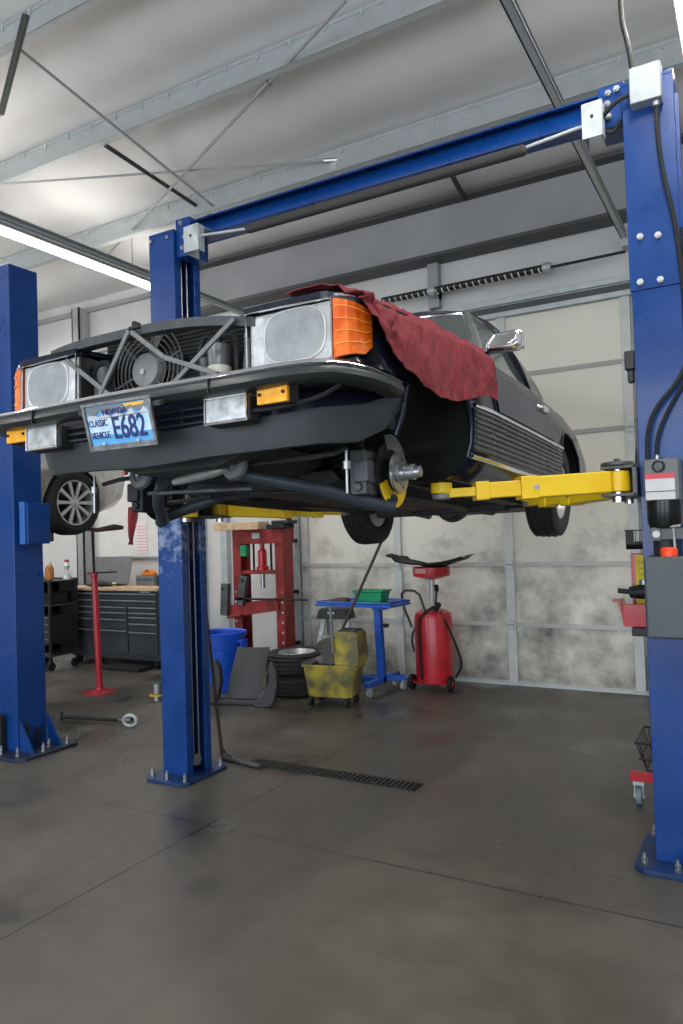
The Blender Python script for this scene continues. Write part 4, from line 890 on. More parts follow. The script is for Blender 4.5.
for s in (1, -1):
    q = MB(); q.grid(lambda a, b_: (s*(.76*(1-b_)+.665*b_+.012), -2.1+2.3*a+(.5*b_ if a < .5 else 0)*(1-a), .93*(1-b_)+1.36*b_), 8, 4, .004*s); q.build('side_window', gl, pc)
    q = MB(); q.box(*sorted((s*.62, s*.80)), .70, .79, .62, .80); q.build('tail_light', mat('red_lens', (.5, .01, .01), .15), pc, bevel=.02)
    q = MB(); q.tube([(s*.66, .05, .09), (s*.78, .36, .045), (s*.82, .54, .07), (s*.84, .64, .065)], [.02, .022, .035, .02], n=10); q.build('suspension_link', mat('rusty_brown_arm', (.10, .06, .045), .6, .2, .3), pc)
    for u in (0, -2.65):
        wl = bpy.data.objects.new('wheel', None); COL.objects.link(wl); wl.parent = pc; wl.location = (s*.80, u, .31)
        tyre(.308, 0, .21, .215, (0, 0, 0), (s, 0, 0)).build('tire', tyre_m, wl, ang=30)
        q = MB(); q.lathe([(.205, -.06), (.216, .075), (.216, .095), (.205, .092), (.198, .07), (.198, -.06)], (0, 0, 0), (s, 0, 0), 56, closed=True); rm = q.build('rim', alloy, wl)
        q = MB(); q.cyl((s*-.02, 0, 0), (s*0, 0, 0), .196, n=40); q.build('brake_drum', darkst, wl)
        for a in range(20):
            A = (a//2)*2*pi/10+(.085 if a % 2 else -.085); B = (a//2)*2*pi/10+(.05 if a % 2 else -.05)
            q = MB(); q.bar((s*.075, .045*cos(A*1.0), .045*sin(A)), (s*.082, .205*cos(B), .205*sin(B)), .019, .022, up=(1, 0, 0)); q.build('spoke', alloy, wl, bevel=.003)
        q = MB(); q.lathe([(.055, .05), (.055, .078), (.04, .088), (.001, .09)], (0, 0, 0), (s, 0, 0), 28); q.build('wheel_cap', alloy, wl)

# ================================================================== THINGS ALONG THE BACK WALL
# tool bench
tb = thing('rolling_tool_cabinet', 'wide charcoal rolling tool cabinet with many drawers and a wooden top', 'tool cabinet', (-7.20, 6.96, 0))
q = MB(); q.box(-.78, .78, -.24, .28, .10, .955); q.build('body', cab, tb, bevel=.006)
q = MB(); q.box(-.82, .80, -.29, .30, .957, .995); q.build('worktop', benchwood, tb, bevel=.004)
def drawer(x0, x1, z0, z1):
    q = MB(); q.box(x0, x1, -.262, -.241, z0, z1); d = q.build('drawer', cab, tb, bevel=.003)
    q = MB(); q.box(x0+.01, x1-.01, -.282, -.262, z1-.016, z1-.002); q.build('drawer_pull', cab_edge, d, bevel=.003)
drawer(-.76, .76, .85, .925); drawer(-.76, .76, .765, .84)
zz = [.70, .635, .53, .42, .19]
prev = .755
for z in (.695, .61, .47, .17): drawer(-.76, .26, z, prev); prev = z-.01
prev = .755
for z in (.70, .645, .565, .46, .17): drawer(.285, .76, z, prev); prev = z-.01
q = MB(); q.box(.50, .66, -.266, -.262, .935, .948); q.build('maker_plate', galv_l, tb)
for x in (-.70, .70):
    for y in (-.18, .22):
        q = MB(); q.cyl((x-.018, y, .05), (x+.018, y, .05), .048, n=20); q.box(x-.03, x+.03, y-.03, y+.03, .098, .105); q.bar((x-.024, y, .05), (x-.024, y, .10), .02, .006); q.build('caster', rubber, tb)
t = thing('laptop', 'large grey laptop with tilted lid on the wooden workbench', 'laptop', (-7.50, 6.95, .995))
q = MB(); q.box(-.30, .18, -.12, .14, 0, .022); q.build('base', black, t, bevel=.004)
q = MB(); q.box(-.32, .36, -.008, .008, 0, .37); q.build('lid', mat('grey_lid', (.16, .17, .18), .45, .2), t, bevel=.008, loc=(0, -.02, .022), rot=(radians(-14), 0, 0))
t = thing('storage_case', 'small grey box on the workbench beside the orange tool', 'box', (-6.90, 7.08, .995))
q = MB(); q.box(-.20, .12, -.06, .06, 0, .13); q.build('case', mat('grey_case', (.14, .15, .16), .5), t, bevel=.008); q = MB(); q.box(-.18, .10, -.066, -.058, .07, .08); q.build('latch', black, t)
t = thing('toy_car_tool', 'orange rounded tool lying on the small grey box', 'tool', (-6.92, 7.08, 1.127)); t.name = 'orange_tool'
q = MB(); q.prism([(-.10, 0), (.11, 0), (.115, .03), (.06, .05), (.03, .075), (-.04, .075), (-.07, .045), (-.11, .03)], 1, -.035, .035); q.build('shell', mat('orange_plastic', (.75, .20, .02), .4), t, bevel=.01)
q = MB(); q.box(-.03, .03, -.038, .038, .045, .065); q.build('grip', black, t)
t = thing('box', 'dark upright grinder box at the right end of the workbench', 'box', (-6.62, 7.0, .995)); t.name = 'speaker_box'
t['label'] = 'small dark grey upright box on the workbench near the clamp lamp'
q = MB(); q.box(-.055, .055, -.05, .05, 0, .14); q.build('case', mat('dark_box', (.06, .06, .065), .6), t, bevel=.012); q = MB(); q.box(-.045, .045, -.054, -.05, .02, .12); q.build('grille', black, t)
t = thing('clamp_lamp', 'small dark lamp on a bent stem at the right end of the workbench', 'lamp', (-6.47, 7.05, .995))
q = MB(); q.cyl((0, 0, 0), (0, 0, .015), .035, n=16); q.build('foot', black, t)
q = MB(); q.tube([(0, 0, .01), (0, 0, .15), (-.02, -.01, .21), (-.06, -.02, .23)], .006, n=8, smooth=2); q.build('stem', darkst, t)
q = MB(); q.lathe([(.012, 0), (.02, -.02), (.042, -.06), (.038, -.06), (.01, -.01)], (-.06, -.02, .25), (.4, .3, 1), 18); q.build('shade', mat('teal_shade', (.03, .09, .10), .4), t)
t = thing('tape_ball', 'small yellow ball on the front edge of the workbench', 'ball', (-7.25, 6.80, .995)); q = MB(); q.sphere((0, 0, .03), .033, 16, .9); q.build('ball', mat('yellow_ball', (.55, .50, .08), .5), t); q = MB(); q.lathe([(.034, -.008), (.036, 0), (.034, .008)], (0, 0, .03), n=20, closed=True); q.build('band', black, t)
t = thing('impact_wrench', 'small black power tool lying on the workbench in front of the laptop', 'tool', (-7.47, 6.76, .995))
q = MB(); q.lathe([(.001, -.10), (.025, -.10), (.04, -.06), (.04, .06), (.02, .09), (.012, .12), (.001, .12)], (0, 0, .042), (1, .2, 0), 16); q.build('motor_body', black, t)
q = MB(); q.bar((-.04, 0, .04), (-.08, -.10, .025), .04, .035); q.build('handle', darkst, t, bevel=.008)
# whiteboard-like panels and poster above bench
t = thing('wall_board', 'large white board on the back wall above the workbench', 'board', (-7.3, 7.415, 1.36))
q = MB(); q.box(-.85, .86, -.035, -.010, 0, 1.2); q.build('panel', mat('board_white', (.70, .70, .68), .35, 0, .03), t)
q = MB(); q.box(-.87, .88, -.045, -.005, -.02, 0); q.build('ledge', galv, t)
t = thing('poster', 'white paper notice with pink writing pinned on the wall board', 'paper notice', (-7.33, 7.375, 1.40))
q = MB(); q.box(-.10, .10, -.003, 0, 0, .42); q.build('sheet', mat('paper', (.80, .72, .73), .7, 0, .03), t)
q = MB(); pk = mat('pink_ink', (.70, .30, .38), .7)
random.seed(3)
for k in range(9):
    z = .37-k*.041; x = -.085
    while x < .075:
        w = random.uniform(.008, .028); q.box(x, min(.088, x+w), -.0045, -.003, z-.010, z+.004); x += w+.007
o = q.build('writing', pk, t); o['kind'] = 'stuff'
# service cart with bottle at far left
t = thing('service_cart', 'black open service cart with trays and drawers between the left post and the tool cabinet', 'cart', (-7.98, 6.35, 0))
for x in (-.30, .30):
    for y in (-.2, .2): q = MB(); q.box(x-.015, x+.015, y-.015, y+.015, .10, 1.13); q.build('upright', black, t)
for z, h in ((1.10, .03), (.80, .03), (.18, .05)): q = MB(); q.box(-.32, .32, -.22, .22, z, z+.012); q.box(-.32, .32, -.22, -.208, z, z+h); q.box(-.32, .32, .208, .22, z, z+h); q.build('shelf', cab, t, bevel=.003)
q = MB(); q.box(-.31, .31, .19, .205, .18, 1.10); q.box(-.31, -.295, -.19, .19, .18, 1.10); q.build('panel', black, t); q = MB(); q.box(-.20, .24, -.16, .14, .812, .96); q.build('tool_case', rubber, t, bevel=.02)
q = MB(); q.box(-.29, .29, -.19, .19, .32, .68); cb = q.build('drawer_box', black, t, bevel=.004)
for k in range(4): 
    q = MB(); q.box(-.28, .28, -.20, -.19, .33+k*.088, .405+k*.088); d = q.build('drawer', cab, t, bevel=.002)
    q = MB(); q.box(-.26, .26, -.215, -.20, .392+k*.088, .402+k*.088); q.build('drawer_pull', cab_edge, d)
for x in (-.28, .28):
    for y in (-.18, .18): q = MB(); q.cyl((x-.015, y, .055), (x+.015, y, .055), .052, n=18); q.box(x-.02, x+.02, y-.02, y+.02, .09, .11); q.build('caster', rubber, t)
t = thing('bottle', 'amber brown bottle with pale cap on top of the black service cart', 'bottle', (-7.86, 6.3, 1.113))
q = MB(); q.lathe([(.001, 0), (.052, 0), (.055, .02), (.055, .13), (.045, .17), (.028, .19), (.001, .19)], n=24); q.build('body', mat('amber_plastic', (.42, .16, .03), .3), t)
q = MB(); q.lathe([(.001, .19), (.030, .19), (.030, .225), (.001, .225)], n=20); q.build('cap', mat('pale_cap', (.7, .6, .5), .5), t)
t = thing('pump_jug', 'clear spray jug standing behind the bottle on the black service cart', 'jug', (-7.72, 6.45, 1.113))
q = MB(); q.lathe([(.001, 0), (.05, 0), (.055, .03), (.03, .10), (.028, .14), (.045, .17), (.02, .22), (.001, .22)], n=20); q.build('body', lensm, t); q = MB(); q.box(-.03, .03, -.01, .01, .22, .25); q.build('trigger', red, t)
t = thing('tool_pouch', 'grey cloth pouch lying beside the bottle on top of the black service cart', 'pouch', (-8.08, 6.28, 1.113))
q = MB(); q.sphere((0, 0, .06), .09, 16, .65); q.build('bag', mat('grey_cloth', (.22, .22, .23), .9), t); q = MB(); q.tube([(-.04, 0, .10), (0, 0, .15), (.04, 0, .10)], .006, n=6, smooth=1); q.build('strap', black, t)
# side panels of the cart: dark floor mat under bench
t = thing('creeper_board', 'flat dark board lying on the floor under the tool cabinet', 'board', (-6.85, 6.62, 0)); q = MB(); q.box(-.35, .30, -.14, .10, .0, .05); q.build('board', rubber, t, bevel=.01); q = MB(); q.box(-.30, .25, -.10, .06, .05, .056); q.build('pad', darkst, t)

# support stand under the pale car
t = thing('support_stand', 'tall red under-hoist support stand reaching up to the pale car', 'stand', (-6.14, 5.52, 0))
q = MB(); q.lathe([(.001, 0), (.17, 0), (.17, .006), (.10, .014), (.045, .03), (.04, .05), (.04, .06), (.001, .06)], n=36); q.build('base', red, t)
q = MB(); q.cyl((0, 0, .05), (-.03, 0, .85), .032, n=20); q.build('lower_tube', red, t); q = MB(); q.cyl((-.03, 0, .85), (-.045, 0, 1.25), .032, n=20); q.lathe([(.034, 0), (.042, .01), (.042, .05), (.034, .06)], (-.045, 0, 1.2), n=20); q.build('upper_tube', red, t)
q = MB(); q.cyl((-.045, 0, 1.22), (-.055, 0, 1.70), .014, n=14); q.build('screw', darkst, t); q = MB(); q.cyl((-.055, 0, 1.70), (-.055, 0, 1.72), .05, n=20); q.build('saddle', darkst, t)
q = MB(); q.cyl((-.14, 0, 1.25), (.30, -.02, 1.265), .009, n=10); q.build('crank_handle', black, t)
# bar with ring on the floor
t = thing('breaker_bar', 'black bar with a pale metal ring at its end lying on the floor', 'bar', (-5.52, 4.52, 0))
q = MB(); q.cyl((0, 0, .03), (.58, .12, .03), .016, n=12); q.build('shaft', black, t)
q = MB(); q.cyl((0, -.0, .0), (0, 0, .075), .012, n=10); q.build('end_post', black, t)
q = MB(); q.cyl((.58, .12, .03), (.72, .15, .03), .012, n=12); q.build('chrome_tip', steel, t)
q = MB(); q.tube([(.78+.055*cos(a*pi/10), .06+.02*cos(a*pi/10), .060+.045*sin(a*pi/10)) for a in range(20)], .013, n=8, closed=True); q.build('ring', galv_l, t)
q = MB(); q.cyl((.70, .145, .03), (.79, .10, .10), .010, n=8); q.build('link', darkst, t)
t = thing('lift_adapter', 'small steel cylinder on a round yellow foot beside the far lift post', 'adapter', (-5.27, 5.46, 0))
q = MB(); q.lathe([(.001, 0), (.045, 0), (.045, .05), (.001, .05)], n=20); q.lathe([(.001, .07), (.055, .07), (.055, .17), (.04, .17), (.04, .09), (.001, .09)], n=24); q.build('body', steel, t)
q = MB(); q.lathe([(.001, .05), (.075, .05), (.075, .064), (.001, .064)], n=28); q.build('foot', yellow, t)
# squeegee leaning on the far post
t = thing('squeegee', 'floor squeegee with a dark brown handle leaning against the far blue post', 'squeegee', (-3.26, 4.17, 0))
q = MB(); q.bar((-.20, .03, .018), (.20, -.03, .018), .03, .02); q.build('blade', grimegrey, t, bevel=.003); q = MB(); q.bar((-.2, .03, .006), (.2, -.03, .006), .008, .012); q.build('rubber_strip', rubber, t)
q = MB(); q.cyl((-.19, .04, .03), (-.315, .025, 1.25), .013, n=12); q.build('handle', mat('dark_brown_wood', (.05, .03, .02), .5), t); q = MB(); q.tube([(-.19, .04, .08), (-.14, .03, .04), (-.09, .02, .03)], .006, n=8); q.build('brace', darkst, t)
# floor drain
t = thing('floor_drain', 'long slotted black floor drain grate let into the concrete', 'drain', (-2.565, 4.235, 0))
q = MB(); q.box(-.64, .64, -.065, -.055, 0, .008); q.box(-.64, .64, .055, .065, 0, .008); q.box(-.64, -.63, -.065, .065, 0, .008); q.box(.63, .64, -.065, .065, 0, .008); q.build('frame', darkst, t)
q = MB(); q.box(-.63, .63, -.055, .055, 0, .002); q.build('trough', mat('pit_black', (.002, .002, .002), .9), t)
q = MB()
for k in range(36): q.box(-.625+k*.035, -.611+k*.035, -.055, .055, .002, .008)
q.build('grate', mat('iron_grate', (.05, .048, .045), .5, .3), t)

# hydraulic press
t = thing('hydraulic_press', 'tall worn red hydraulic shop press against the white wall', 'press', (-4.93, 6.82, 0)); t.scale = (.86, 1, 1)
for x in (-.34, .34):
    q = MB()
    for y in (-.09, .09): q.box(x-.065, x+.065, y-.005, y+.005, .05, 1.66)
    q.box(x-.065 if x < 0 else x+.055, x-.055 if x < 0 else x+.065, -.09, .09, .05, 1.66)
    for k in range(8): q.box(x-.0655, x+.0655, -.0955, .0955, .05+.2*k, .05+.2*k+.03) if k in (0, 7) else None
    up_ = q.build('upright', pressred, t, bevel=.003)
    for k in range(7): q = MB(); q.cyl((x+(.03 if x > 0 else -.03), -.0955, .30+k*.11), (x+(.03 if x > 0 else -.03), -.097, .30+k*.11), .012, n=12); q.build('pin_hole', cream, up_)
    q = MB(); q.tube([(x-.03, -.097, .95), (x-.03, -.097, 1.15), (x+.0, -.097, 1.18), (x+.03, -.097, 1.15), (x+.03, -.097, .95), (x, -.097, .92)], .004, n=6, closed=True); q.build('slot_edge', pressred, up_)
    q = MB(); q.box(x-.05, x+.05, -.30, .30, 0, .05); q.build('foot', pressred, t, bevel=.004)
q = MB(); q.box(-.34, .42, -.115, -.095, 1.50, 1.66); q.box(-.34, .42, .095, .115, 1.50, 1.66); q.build('head_beam', pressred, t, bevel=.004)
q = MB(); q.box(-.06, .06, -.119, -.115, 1.56, 1.62); q.build('rating_plate', galv_l, t)
q = MB(); q.box(-.28, .28, -.08, .08, 1.16, 1.20); q.build('sliding_plate', pressred, t, bevel=.004)
q = MB(); q.lathe([(.001, 1.2), (.075, 1.2), (.075, 1.24), (.055, 1.25), (.055, 1.42), (.03, 1.44), (.03, 1.50), (.001, 1.5)], n=24); q.build('bottle_jack', red, t, bevel=.002)
for x in (-.14, .14): q = MB(); q.cyl((x, 0, 1.20), (x, 0, 1.55), .014, n=12); q.build('return_spring', darkst, t)
q = MB(); q.cyl((0, 0, 1.0), (0, 0, 1.16), .03, n=16); q.build('ram', steel, t)
q = MB(); q.box(-.38, .42, -.125, -.105, .72, .86); q.box(-.38, .42, .105, .125, .72, .86); q.build('bed_frame', pressred, t, bevel=.004, rot=(0, radians(-7), 0))
for y in (-.15, ): q = MB(); q.cyl((-.46, y, .68), (-.24, y, .70), .02, n=12); q.build('bed_pin', pressred, t)
t2 = thing('press_plate', 'thick grey steel plate leaning upright on the left of the press bed', 'plate', (-5.36, 6.66, .70)); q = MB(); q.box(-.05, .05, -.03, .03, 0, .36); q.build('slab', grimegrey, t2, bevel=.006, rot=(0, radians(4), 0)); q = MB(); q.cyl((0, -.034, .3), (0, -.03, .3), .02, n=12); q.build('hole', black, t2)
t2 = thing('press_plate', 'thick steel plate leaning upright on the press bed, nearer the middle', 'plate', (-5.14, 6.67, .82)); q = MB(); q.box(-.045, .045, -.03, .03, 0, .33); q.build('slab', grimegrey, t2, bevel=.006, rot=(0, radians(12), 0)); q = MB(); q.cyl((.06, -.034, .27), (.06, -.03, .27), .02, n=12); q.build('hole', black, t2)
t2 = thing('pry_bar', 'long dark bar lying across the press bed', 'bar', (-5.0, 6.66, .875)); q = MB(); q.cyl((-.1, 0, 0.014), (.75, .02, 0.014), .011, n=10); q.build('shaft', darkst, t2); q = MB(); q.box(-.2, -.08, -.02, .02, 0, .03); q.build('claw', darkst, t2)
t2 = thing('green_can', 'small green can hanging inside the press frame', 'can', (-5.12, 6.74, 1.36)); q = MB(); q.box(-.04, .04, -.03, .03, 0, .13); q.build('body', greenp, t2, bevel=.008); q = MB(); q.box(-.02, .02, -.012, .012, .13, .15); q.build('cap', black, t2)
t2 = thing('wood_plank', 'short thick pine block lying on top of the red press', 'plank', (-5.13, 6.72, 1.661)); q = MB(); q.box(-.32, .30, -.11, .11, 0, .085); q.build('block', wood_m, t2, bevel=.004); q = MB(); q.box(-.322, -.318, -.10, .10, .01, .075); q.build('end_grain', mat('end_grain', (.45, .27, .13), .7), t2)
t2 = thing('rubber_block', 'dark flat rubber scrap on the right end of the press top', 'scrap', (-4.62, 6.74, 1.661)); q = MB(); q.box(-.12, .12, -.10, .10, 0, .05); q.build('lower_piece', rubber, t2, bevel=.01); q = MB(); q.box(-.06, .17, -.09, .09, .05, .09); q.build('upper_piece', black, t2, bevel=.01)
# blue bin
t = thing('trash_bin', 'tall bright blue round plastic bin beside the press', 'bin', (-4.98, 6.12, 0))
q = MB(); q.lathe([(.001, .0), (.20, .0), (.21, .01), (.245, .56), (.262, .56), (.268, .60), (.255, .605), (.235, .59), (.20, .03), (.001, .03)], n=48); q.build('body', blueplast, t)
q = MB(); q.box(.235, .30, -.05, .05, .50, .53); q.box(.28, .30, -.05, .05, .45, .53); q.build('handle', blueplast, t, bevel=.008)
q = MB(); q.lathe([(.243, .44), (.250, .445), (.250, .455), (.243, .46)], n=48, closed=True); q.build('moulded_band', blueplast, t)
# grey plastic shell leaning in front
shell = mat('matte_grey_shell', (.05, .052, .055), .6, 0, .15)
t = thing('plastic_shell', 'grey curved plastic shell with two upswept arms on the floor between bin and tires', 'plastic part', (-4.38, 5.62, 0), radians(14)); t.scale = (1.12, 1.1, 1.08)
q = MB(); q.grid(lambda a, b_: (-.12+.30*a+.05*b_, .16*b_-.03*sin(pi*a), .06+.42*b_+.02*sin(pi*b_)), 12, 10, .02); q.build('center_panel', shell, t)
def upsw(x, f=1): return [(x-.20*f, .0), (x-.10*f, .03), (x+.02*f, .20), (x+.03*f, .36), (x+.06*f, .40), (x+.10*f, .30), (x+.10*f, .14), (x+.0, .0)]
for x, y in ((-.26, -.03), (.26, -.06)):
    q = MB(); q.prism([(x-.10, .0), (x-.07, .07), (x+.0, .13), (x+.045, .24), (x+.04, .36), (x+.07, .40), (x+.11, .33), (x+.12, .20), (x+.09, .07), (x+.06, .02), (x+.02, .0)], 1, y-.03, y+.04); q.build('side_arm', shell, t, bevel=.012)
q = MB(); q.box(-.28, .26, -.03, .06, .0, .05); q.build('lower_rail', shell, t, bevel=.015)
# stacked tyres
def floor_tyre(z, label, rimmed):
    t = thing('tire', label, 'tire', (-4.16, 6.30, z), 0, 'tires stacked by the mop bucket')
    tyre(.32, 0, .20, .195, (0, 0, .104), (0, 0, 1)).build('rubber_casing', tyre_m, t, ang=30)
    q = MB(); q.lathe([(.188, .02), (.192, .19), (.186, .20), (.175, .17), (.15, .12), (.06, .14), (.05, .15), (.001, .15), (.001, .02)], n=40); q.build('rim', alloy if rimmed else darkst, t)
    for k in range(5):
        a = k*2*pi/5; q = MB(); q.cyl((.105*cos(a), .105*sin(a), .12), (.105*cos(a), .105*sin(a), .137), .02, n=12); q.build('lug_recess', red if rimmed and k == 0 else black, t)
floor_tyre(0, 'lower black tire of the pair stacked beside the mop bucket', False); floor_tyre(.21, 'upper tire of the pair, with silver rim, stacked beside the mop bucket', True)
# step ladder folded behind bucket
t = thing('step_ladder', 'small aluminium step ladder with a dark top cap behind the mop bucket', 'ladder', (-4.02, 6.86, 0))
al = mat('aluminium', (.50, .51, .52), .35, .6, .06)
for s in (-1, 1):
    q = MB(); q.bar((s*.21, -.18, 0), (s*.14, .0, .70), .05, .02, up=(0, 1, 0)); q.build('front_rail', al, t); q = MB(); q.bar((s*.19, .22, 0), (s*.13, .04, .70), .03, .015, up=(0, 1, 0)); q.build('rear_rail', al, t)
for k in range(2): q = MB(); z = .24+k*.24; w = .19-.024*k; q.box(-w, w, -.16+.06*k, -.06+.06*k, z, z+.02); q.build('tread', al, t)
q = MB(); q.prism([(-.20, 0), (.20, 0), (.17, .09), (.14, .11), (-.14, .11), (-.17, .09)], 1, -.08, .10); o = q.build('top_cap', mat('dark_cap', (.03, .033, .036), .5), t, bevel=.01, loc=(0, 0, .68))
q = MB(); q.box(-.05, .03, -.084, -.080, .735, .755); q.build('label', galv_l, t)
# mop bucket
t = thing('mop_bucket', 'dirty yellow wheeled mop bucket with side-press wringer', 'mop bucket', (-3.54, 5.98, 0), radians(8))
q = MB(); R = []
for z, k in ((.09, .82), (.10, .86), (.36, 1.0), (.365, 1.06), (.39, 1.06), (.388, 1.0), (.14, .84)):
    a, c, r = .255*k, .165*k, .05
    P = []
    for cx_, cy_, a0 in ((a-r, c-r, 0), (-a+r, c-r, 90), (-a+r, -c+r, 180), (a-r, -c+r, 270)):
        for j_ in range(5): A = radians(a0+j_*22.5); P.append(q.V((cx_+r*cos(A), cy_+r*sin(A), z)))
    R.append(P)
q.loft(R); q.build('tub', mopyel, t)
q = MB(); q.box(-.24, .10, -.135, .135, .31, .315); q.build('mop_water', mat('dirty_water', (.02, .02, .02), .1), t)
q = MB(); q.prism([(.06, .34), (.27, .34), (.30, .45), (.29, .66), (.26, .69), (.10, .69), (.05, .62)], 1, -.13, .13); wr = q.build('wringer', mopyel, t, bevel=.012)
q = MB(); q.box(.09, .26, -.10, .10, .685, .70); q.build('wringer_gap', black, wr, bevel=.004)
q = MB(); q.prism([(.0, .36), (.06, .40), (.05, .62), (-.10, .60), (-.13, .56)], 1, -.12, .12); q.build('pressure_plate', mat('grimy_dark_plastic', (.07, .065, .055), .6, 0, .3), wr, bevel=.006)
q = MB(); q.tube([(.06, -.15, .50), (.05, -.155, .80), (.045, -.155, .92)], .013, n=10); q.build('wringer_lever', mat('lever_grey', (.22, .22, .21), .5, .4), wr)
q = MB(); q.box(-.26, -.14, -.17, .17, .385, .405); q.build('splash_rim', mat('dark_rim', (.05, .05, .045), .6), t, bevel=.004)
for x, y in ((-.19, -.12), (.17, -.12), (-.19, .12), (.17, .12)):
    q = MB(); q.cyl((x-.015, y, .042), (x+.015, y, .042), .040, n=18); q.box(x-.022, x+.022, y-.012, y+.012, .06, .10); q.build('caster', rubber, t)
t = thing('mop', 'mop with long dark wooden handle standing in the yellow bucket, leaning right', 'mop', (-3.61, 5.98, .32))
q = MB(); q.cyl((-.02, 0, .02), (.55, .16, 1.22), .014, n=12); q.build('handle', mat('dark_brown_wood', (.05, .03, .02), .5), t)
q = MB(); q.sphere((-.04, 0, .07), .08, 16, .8); o = q.build('mop_head', mat('grey_yarn', (.16, .15, .14), .95, bump=.8, bscale=90), t)
# blue cart with tray
t = thing('tray_stand', 'blue wheeled tray stand on a single post behind the mop bucket', 'stand', (-3.47, 6.60, 0))
q = MB(); q.box(-.035, .035, -.035, .035, .14, .86); q.build('post', cartblue, t, bevel=.004, loc=(.12, 0, 0), rot=(0, radians(-2), 0))
q = MB(); q.box(.08, .15, -.33, .34, .10, .15); q.box(-.18, .15, -.03, .03, .10, .15); q.bar((.11, .05, .125), (.29, .17, .125), .06, .05); q.build('base_frame', cartblue, t, bevel=.004)
for x, y in ((.115, -.28), (.27, .16), (-.15, 0), (.115, .30)):
    q = MB(); q.cyl((x-.015, y, .045), (x+.015, y, .045), .043, n=18); q.box(x-.02, x+.02, y-.012, y+.012, .07, .10); q.build('caster', galv_l, t)
q = MB(); q.prism([(-.52, -.20), (.36, -.26), (.38, .16), (.10, .24), (-.48, .18)], 2, .86, .885); q.box(.05, .19, -.06, .06, .82, .86); tr = q.build('tray', cartblue, t, bevel=.004)
q = MB(); q.tube([(-.50, -.19, .90), (.35, -.25, .90), (.37, .15, .90), (.10, .23, .90), (-.46, .17, .90)], .012, n=6, closed=True); q.build('tray_lip', cartblue, t)
q = MB(); q.cyl((.155, 0, .66), (.20, 0, .66), .02, n=14); q.build('clamp_knob', black, t)
q = MB(); q.tube([(.2, 0, .5), (.22, .02, .42), (.225, .03, .30), (.24, .03, .20)], .005, n=6, smooth=2); q.build('cord', mat('tan_cord', (.35, .30, .2), .7), t)
t = thing('basket', 'green plastic basket standing on the blue tray', 'basket', (-3.42, 6.57, .887))
q = MB(); R = []
for z, k in ((0, .84), (.11, 1.0), (.115, 1.08), (.13, 1.08), (.128, .98), (.015, .82)):
    a, c = .155*k, .10*k; R.append([q.V((x*a, y*c, z)) for x, y in ((-1, -1), (1, -1), (1, 1), (-1, 1))])
q.loft(R); q.build('bin', greenp, t, bevel=.006); q = MB(); q.box(-.10, .10, -.05, .05, .03, .08); q.build('contents', darkst, t)
t = thing('glove', 'small brown scrap lying on the left end of the blue tray', 'scrap', (-3.78, 6.58, .887)); t.name = 'leather_scrap'
q = MB(); q.box(-.10, .09, -.05, .05, 0, .03); q.build('piece', mat('brown_leather', (.12, .07, .05), .8), t, bevel=.01); q = MB(); q.box(-.02, .07, -.03, .03, .03, .045); q.build('fold', mat('brown_leather', (.12, .07, .05), .8), t, bevel=.006)
# oil drain
t = thing('oil_drain_tank', 'red waste-oil drain tank on wheels with a funnel bowl on top', 'oil drain', (-2.935, 6.95, 0))
q = MB(); q.lathe([(.001, .06), (.14, .06), (.185, .075), (.188, .10), (.188, .72), (.175, .76), (.12, .79), (.001, .80)], n=44); q.build('tank', red, t)
q = MB(); q.lathe([(.03, .80), (.028, .80), (.028, 1.10), (.03, 1.10)], n=16, closed=True); q.cyl((0, 0, .78), (0, 0, 1.12), .018, n=14); q.build('mast', galv, t)
q = MB(); q.lathe([(.02, 1.09), (.08, 1.10), (.185, 1.13), (.19, 1.16), (.19, 1.22), (.180, 1.22), (.178, 1.16), (.07, 1.12), (.02, 1.11)], n=44, closed=True); fb_ = q.build('funnel_bowl', red, t)
q = MB(); q.grid(lambda a, b_: (.1915*cos(radians(235+a*40)), .1915*sin(radians(235+a*40)), 1.165+.045*b_), 8, 2, .001); q.build('bowl_label', mat('pale_red_label', (.60, .30, .30), .5), fb_)
q = MB(); q.tube([(-.19, -.10, .62), (-.28, -.12, .86), (-.285, -.12, .99), (-.09, -.14, .99), (-.03, -.15, .82), (.03, -.17, .68)], .012, n=8, smooth=1); q.build('push_handle', black, t)
q = MB(); q.tube([(.06, -.12, .83), (-.02, -.19, .77), (-.075, -.195, .70), (-.07, -.195, .40), (-.06, -.19, .12)], .014, n=8, smooth=2); q.build('sight_hose', rubber, t)
q = MB(); q.tube([(.12, -.10, .78), (.20, -.08, .62), (.29, -.05, .36), (.30, -.02, .24), (.22, .0, .12)], .012, n=8, smooth=2); q.build('drain_hose', rubber, t)
q = MB(); q.tube([(-.19, 0, .62), (-.24, -.02, .50), (-.21, -.02, .36)], .011, n=8, smooth=2); q.build('air_hose', rubber, t)
q = MB(); q.cyl((.07, -.10, .80), (.12, -.12, .86), .028, n=14); q.cyl((.04, -.03, .80), (.07, -.04, 1.0), .010, n=8); q.cyl((.07, -.04, .98), (.07, -.06, 1.04), .022, n=12); q.build('valve', darkst, t)
q = MB(); q.bar((-.20, -.10, .07), (.20, -.10, .07), .03, .02); q.build('axle', red, t)
for x in (-.205, .205):
    q = MB(); q.cyl((x-.02, -.10, .075), (x+.02, -.10, .075), .074, n=26); w_ = q.build('wheel', rubber, t, bevel=.006); q = MB(); q.cyl((x-.024, -.10, .075), (x+.024, -.10, .075), .025, n=16); q.build('hub', red, w_)
t = thing('drip_pan', 'wide warped black pan lying on the funnel bowl of the red oil drain', 'pan', (-2.91, 6.95, 1.226))
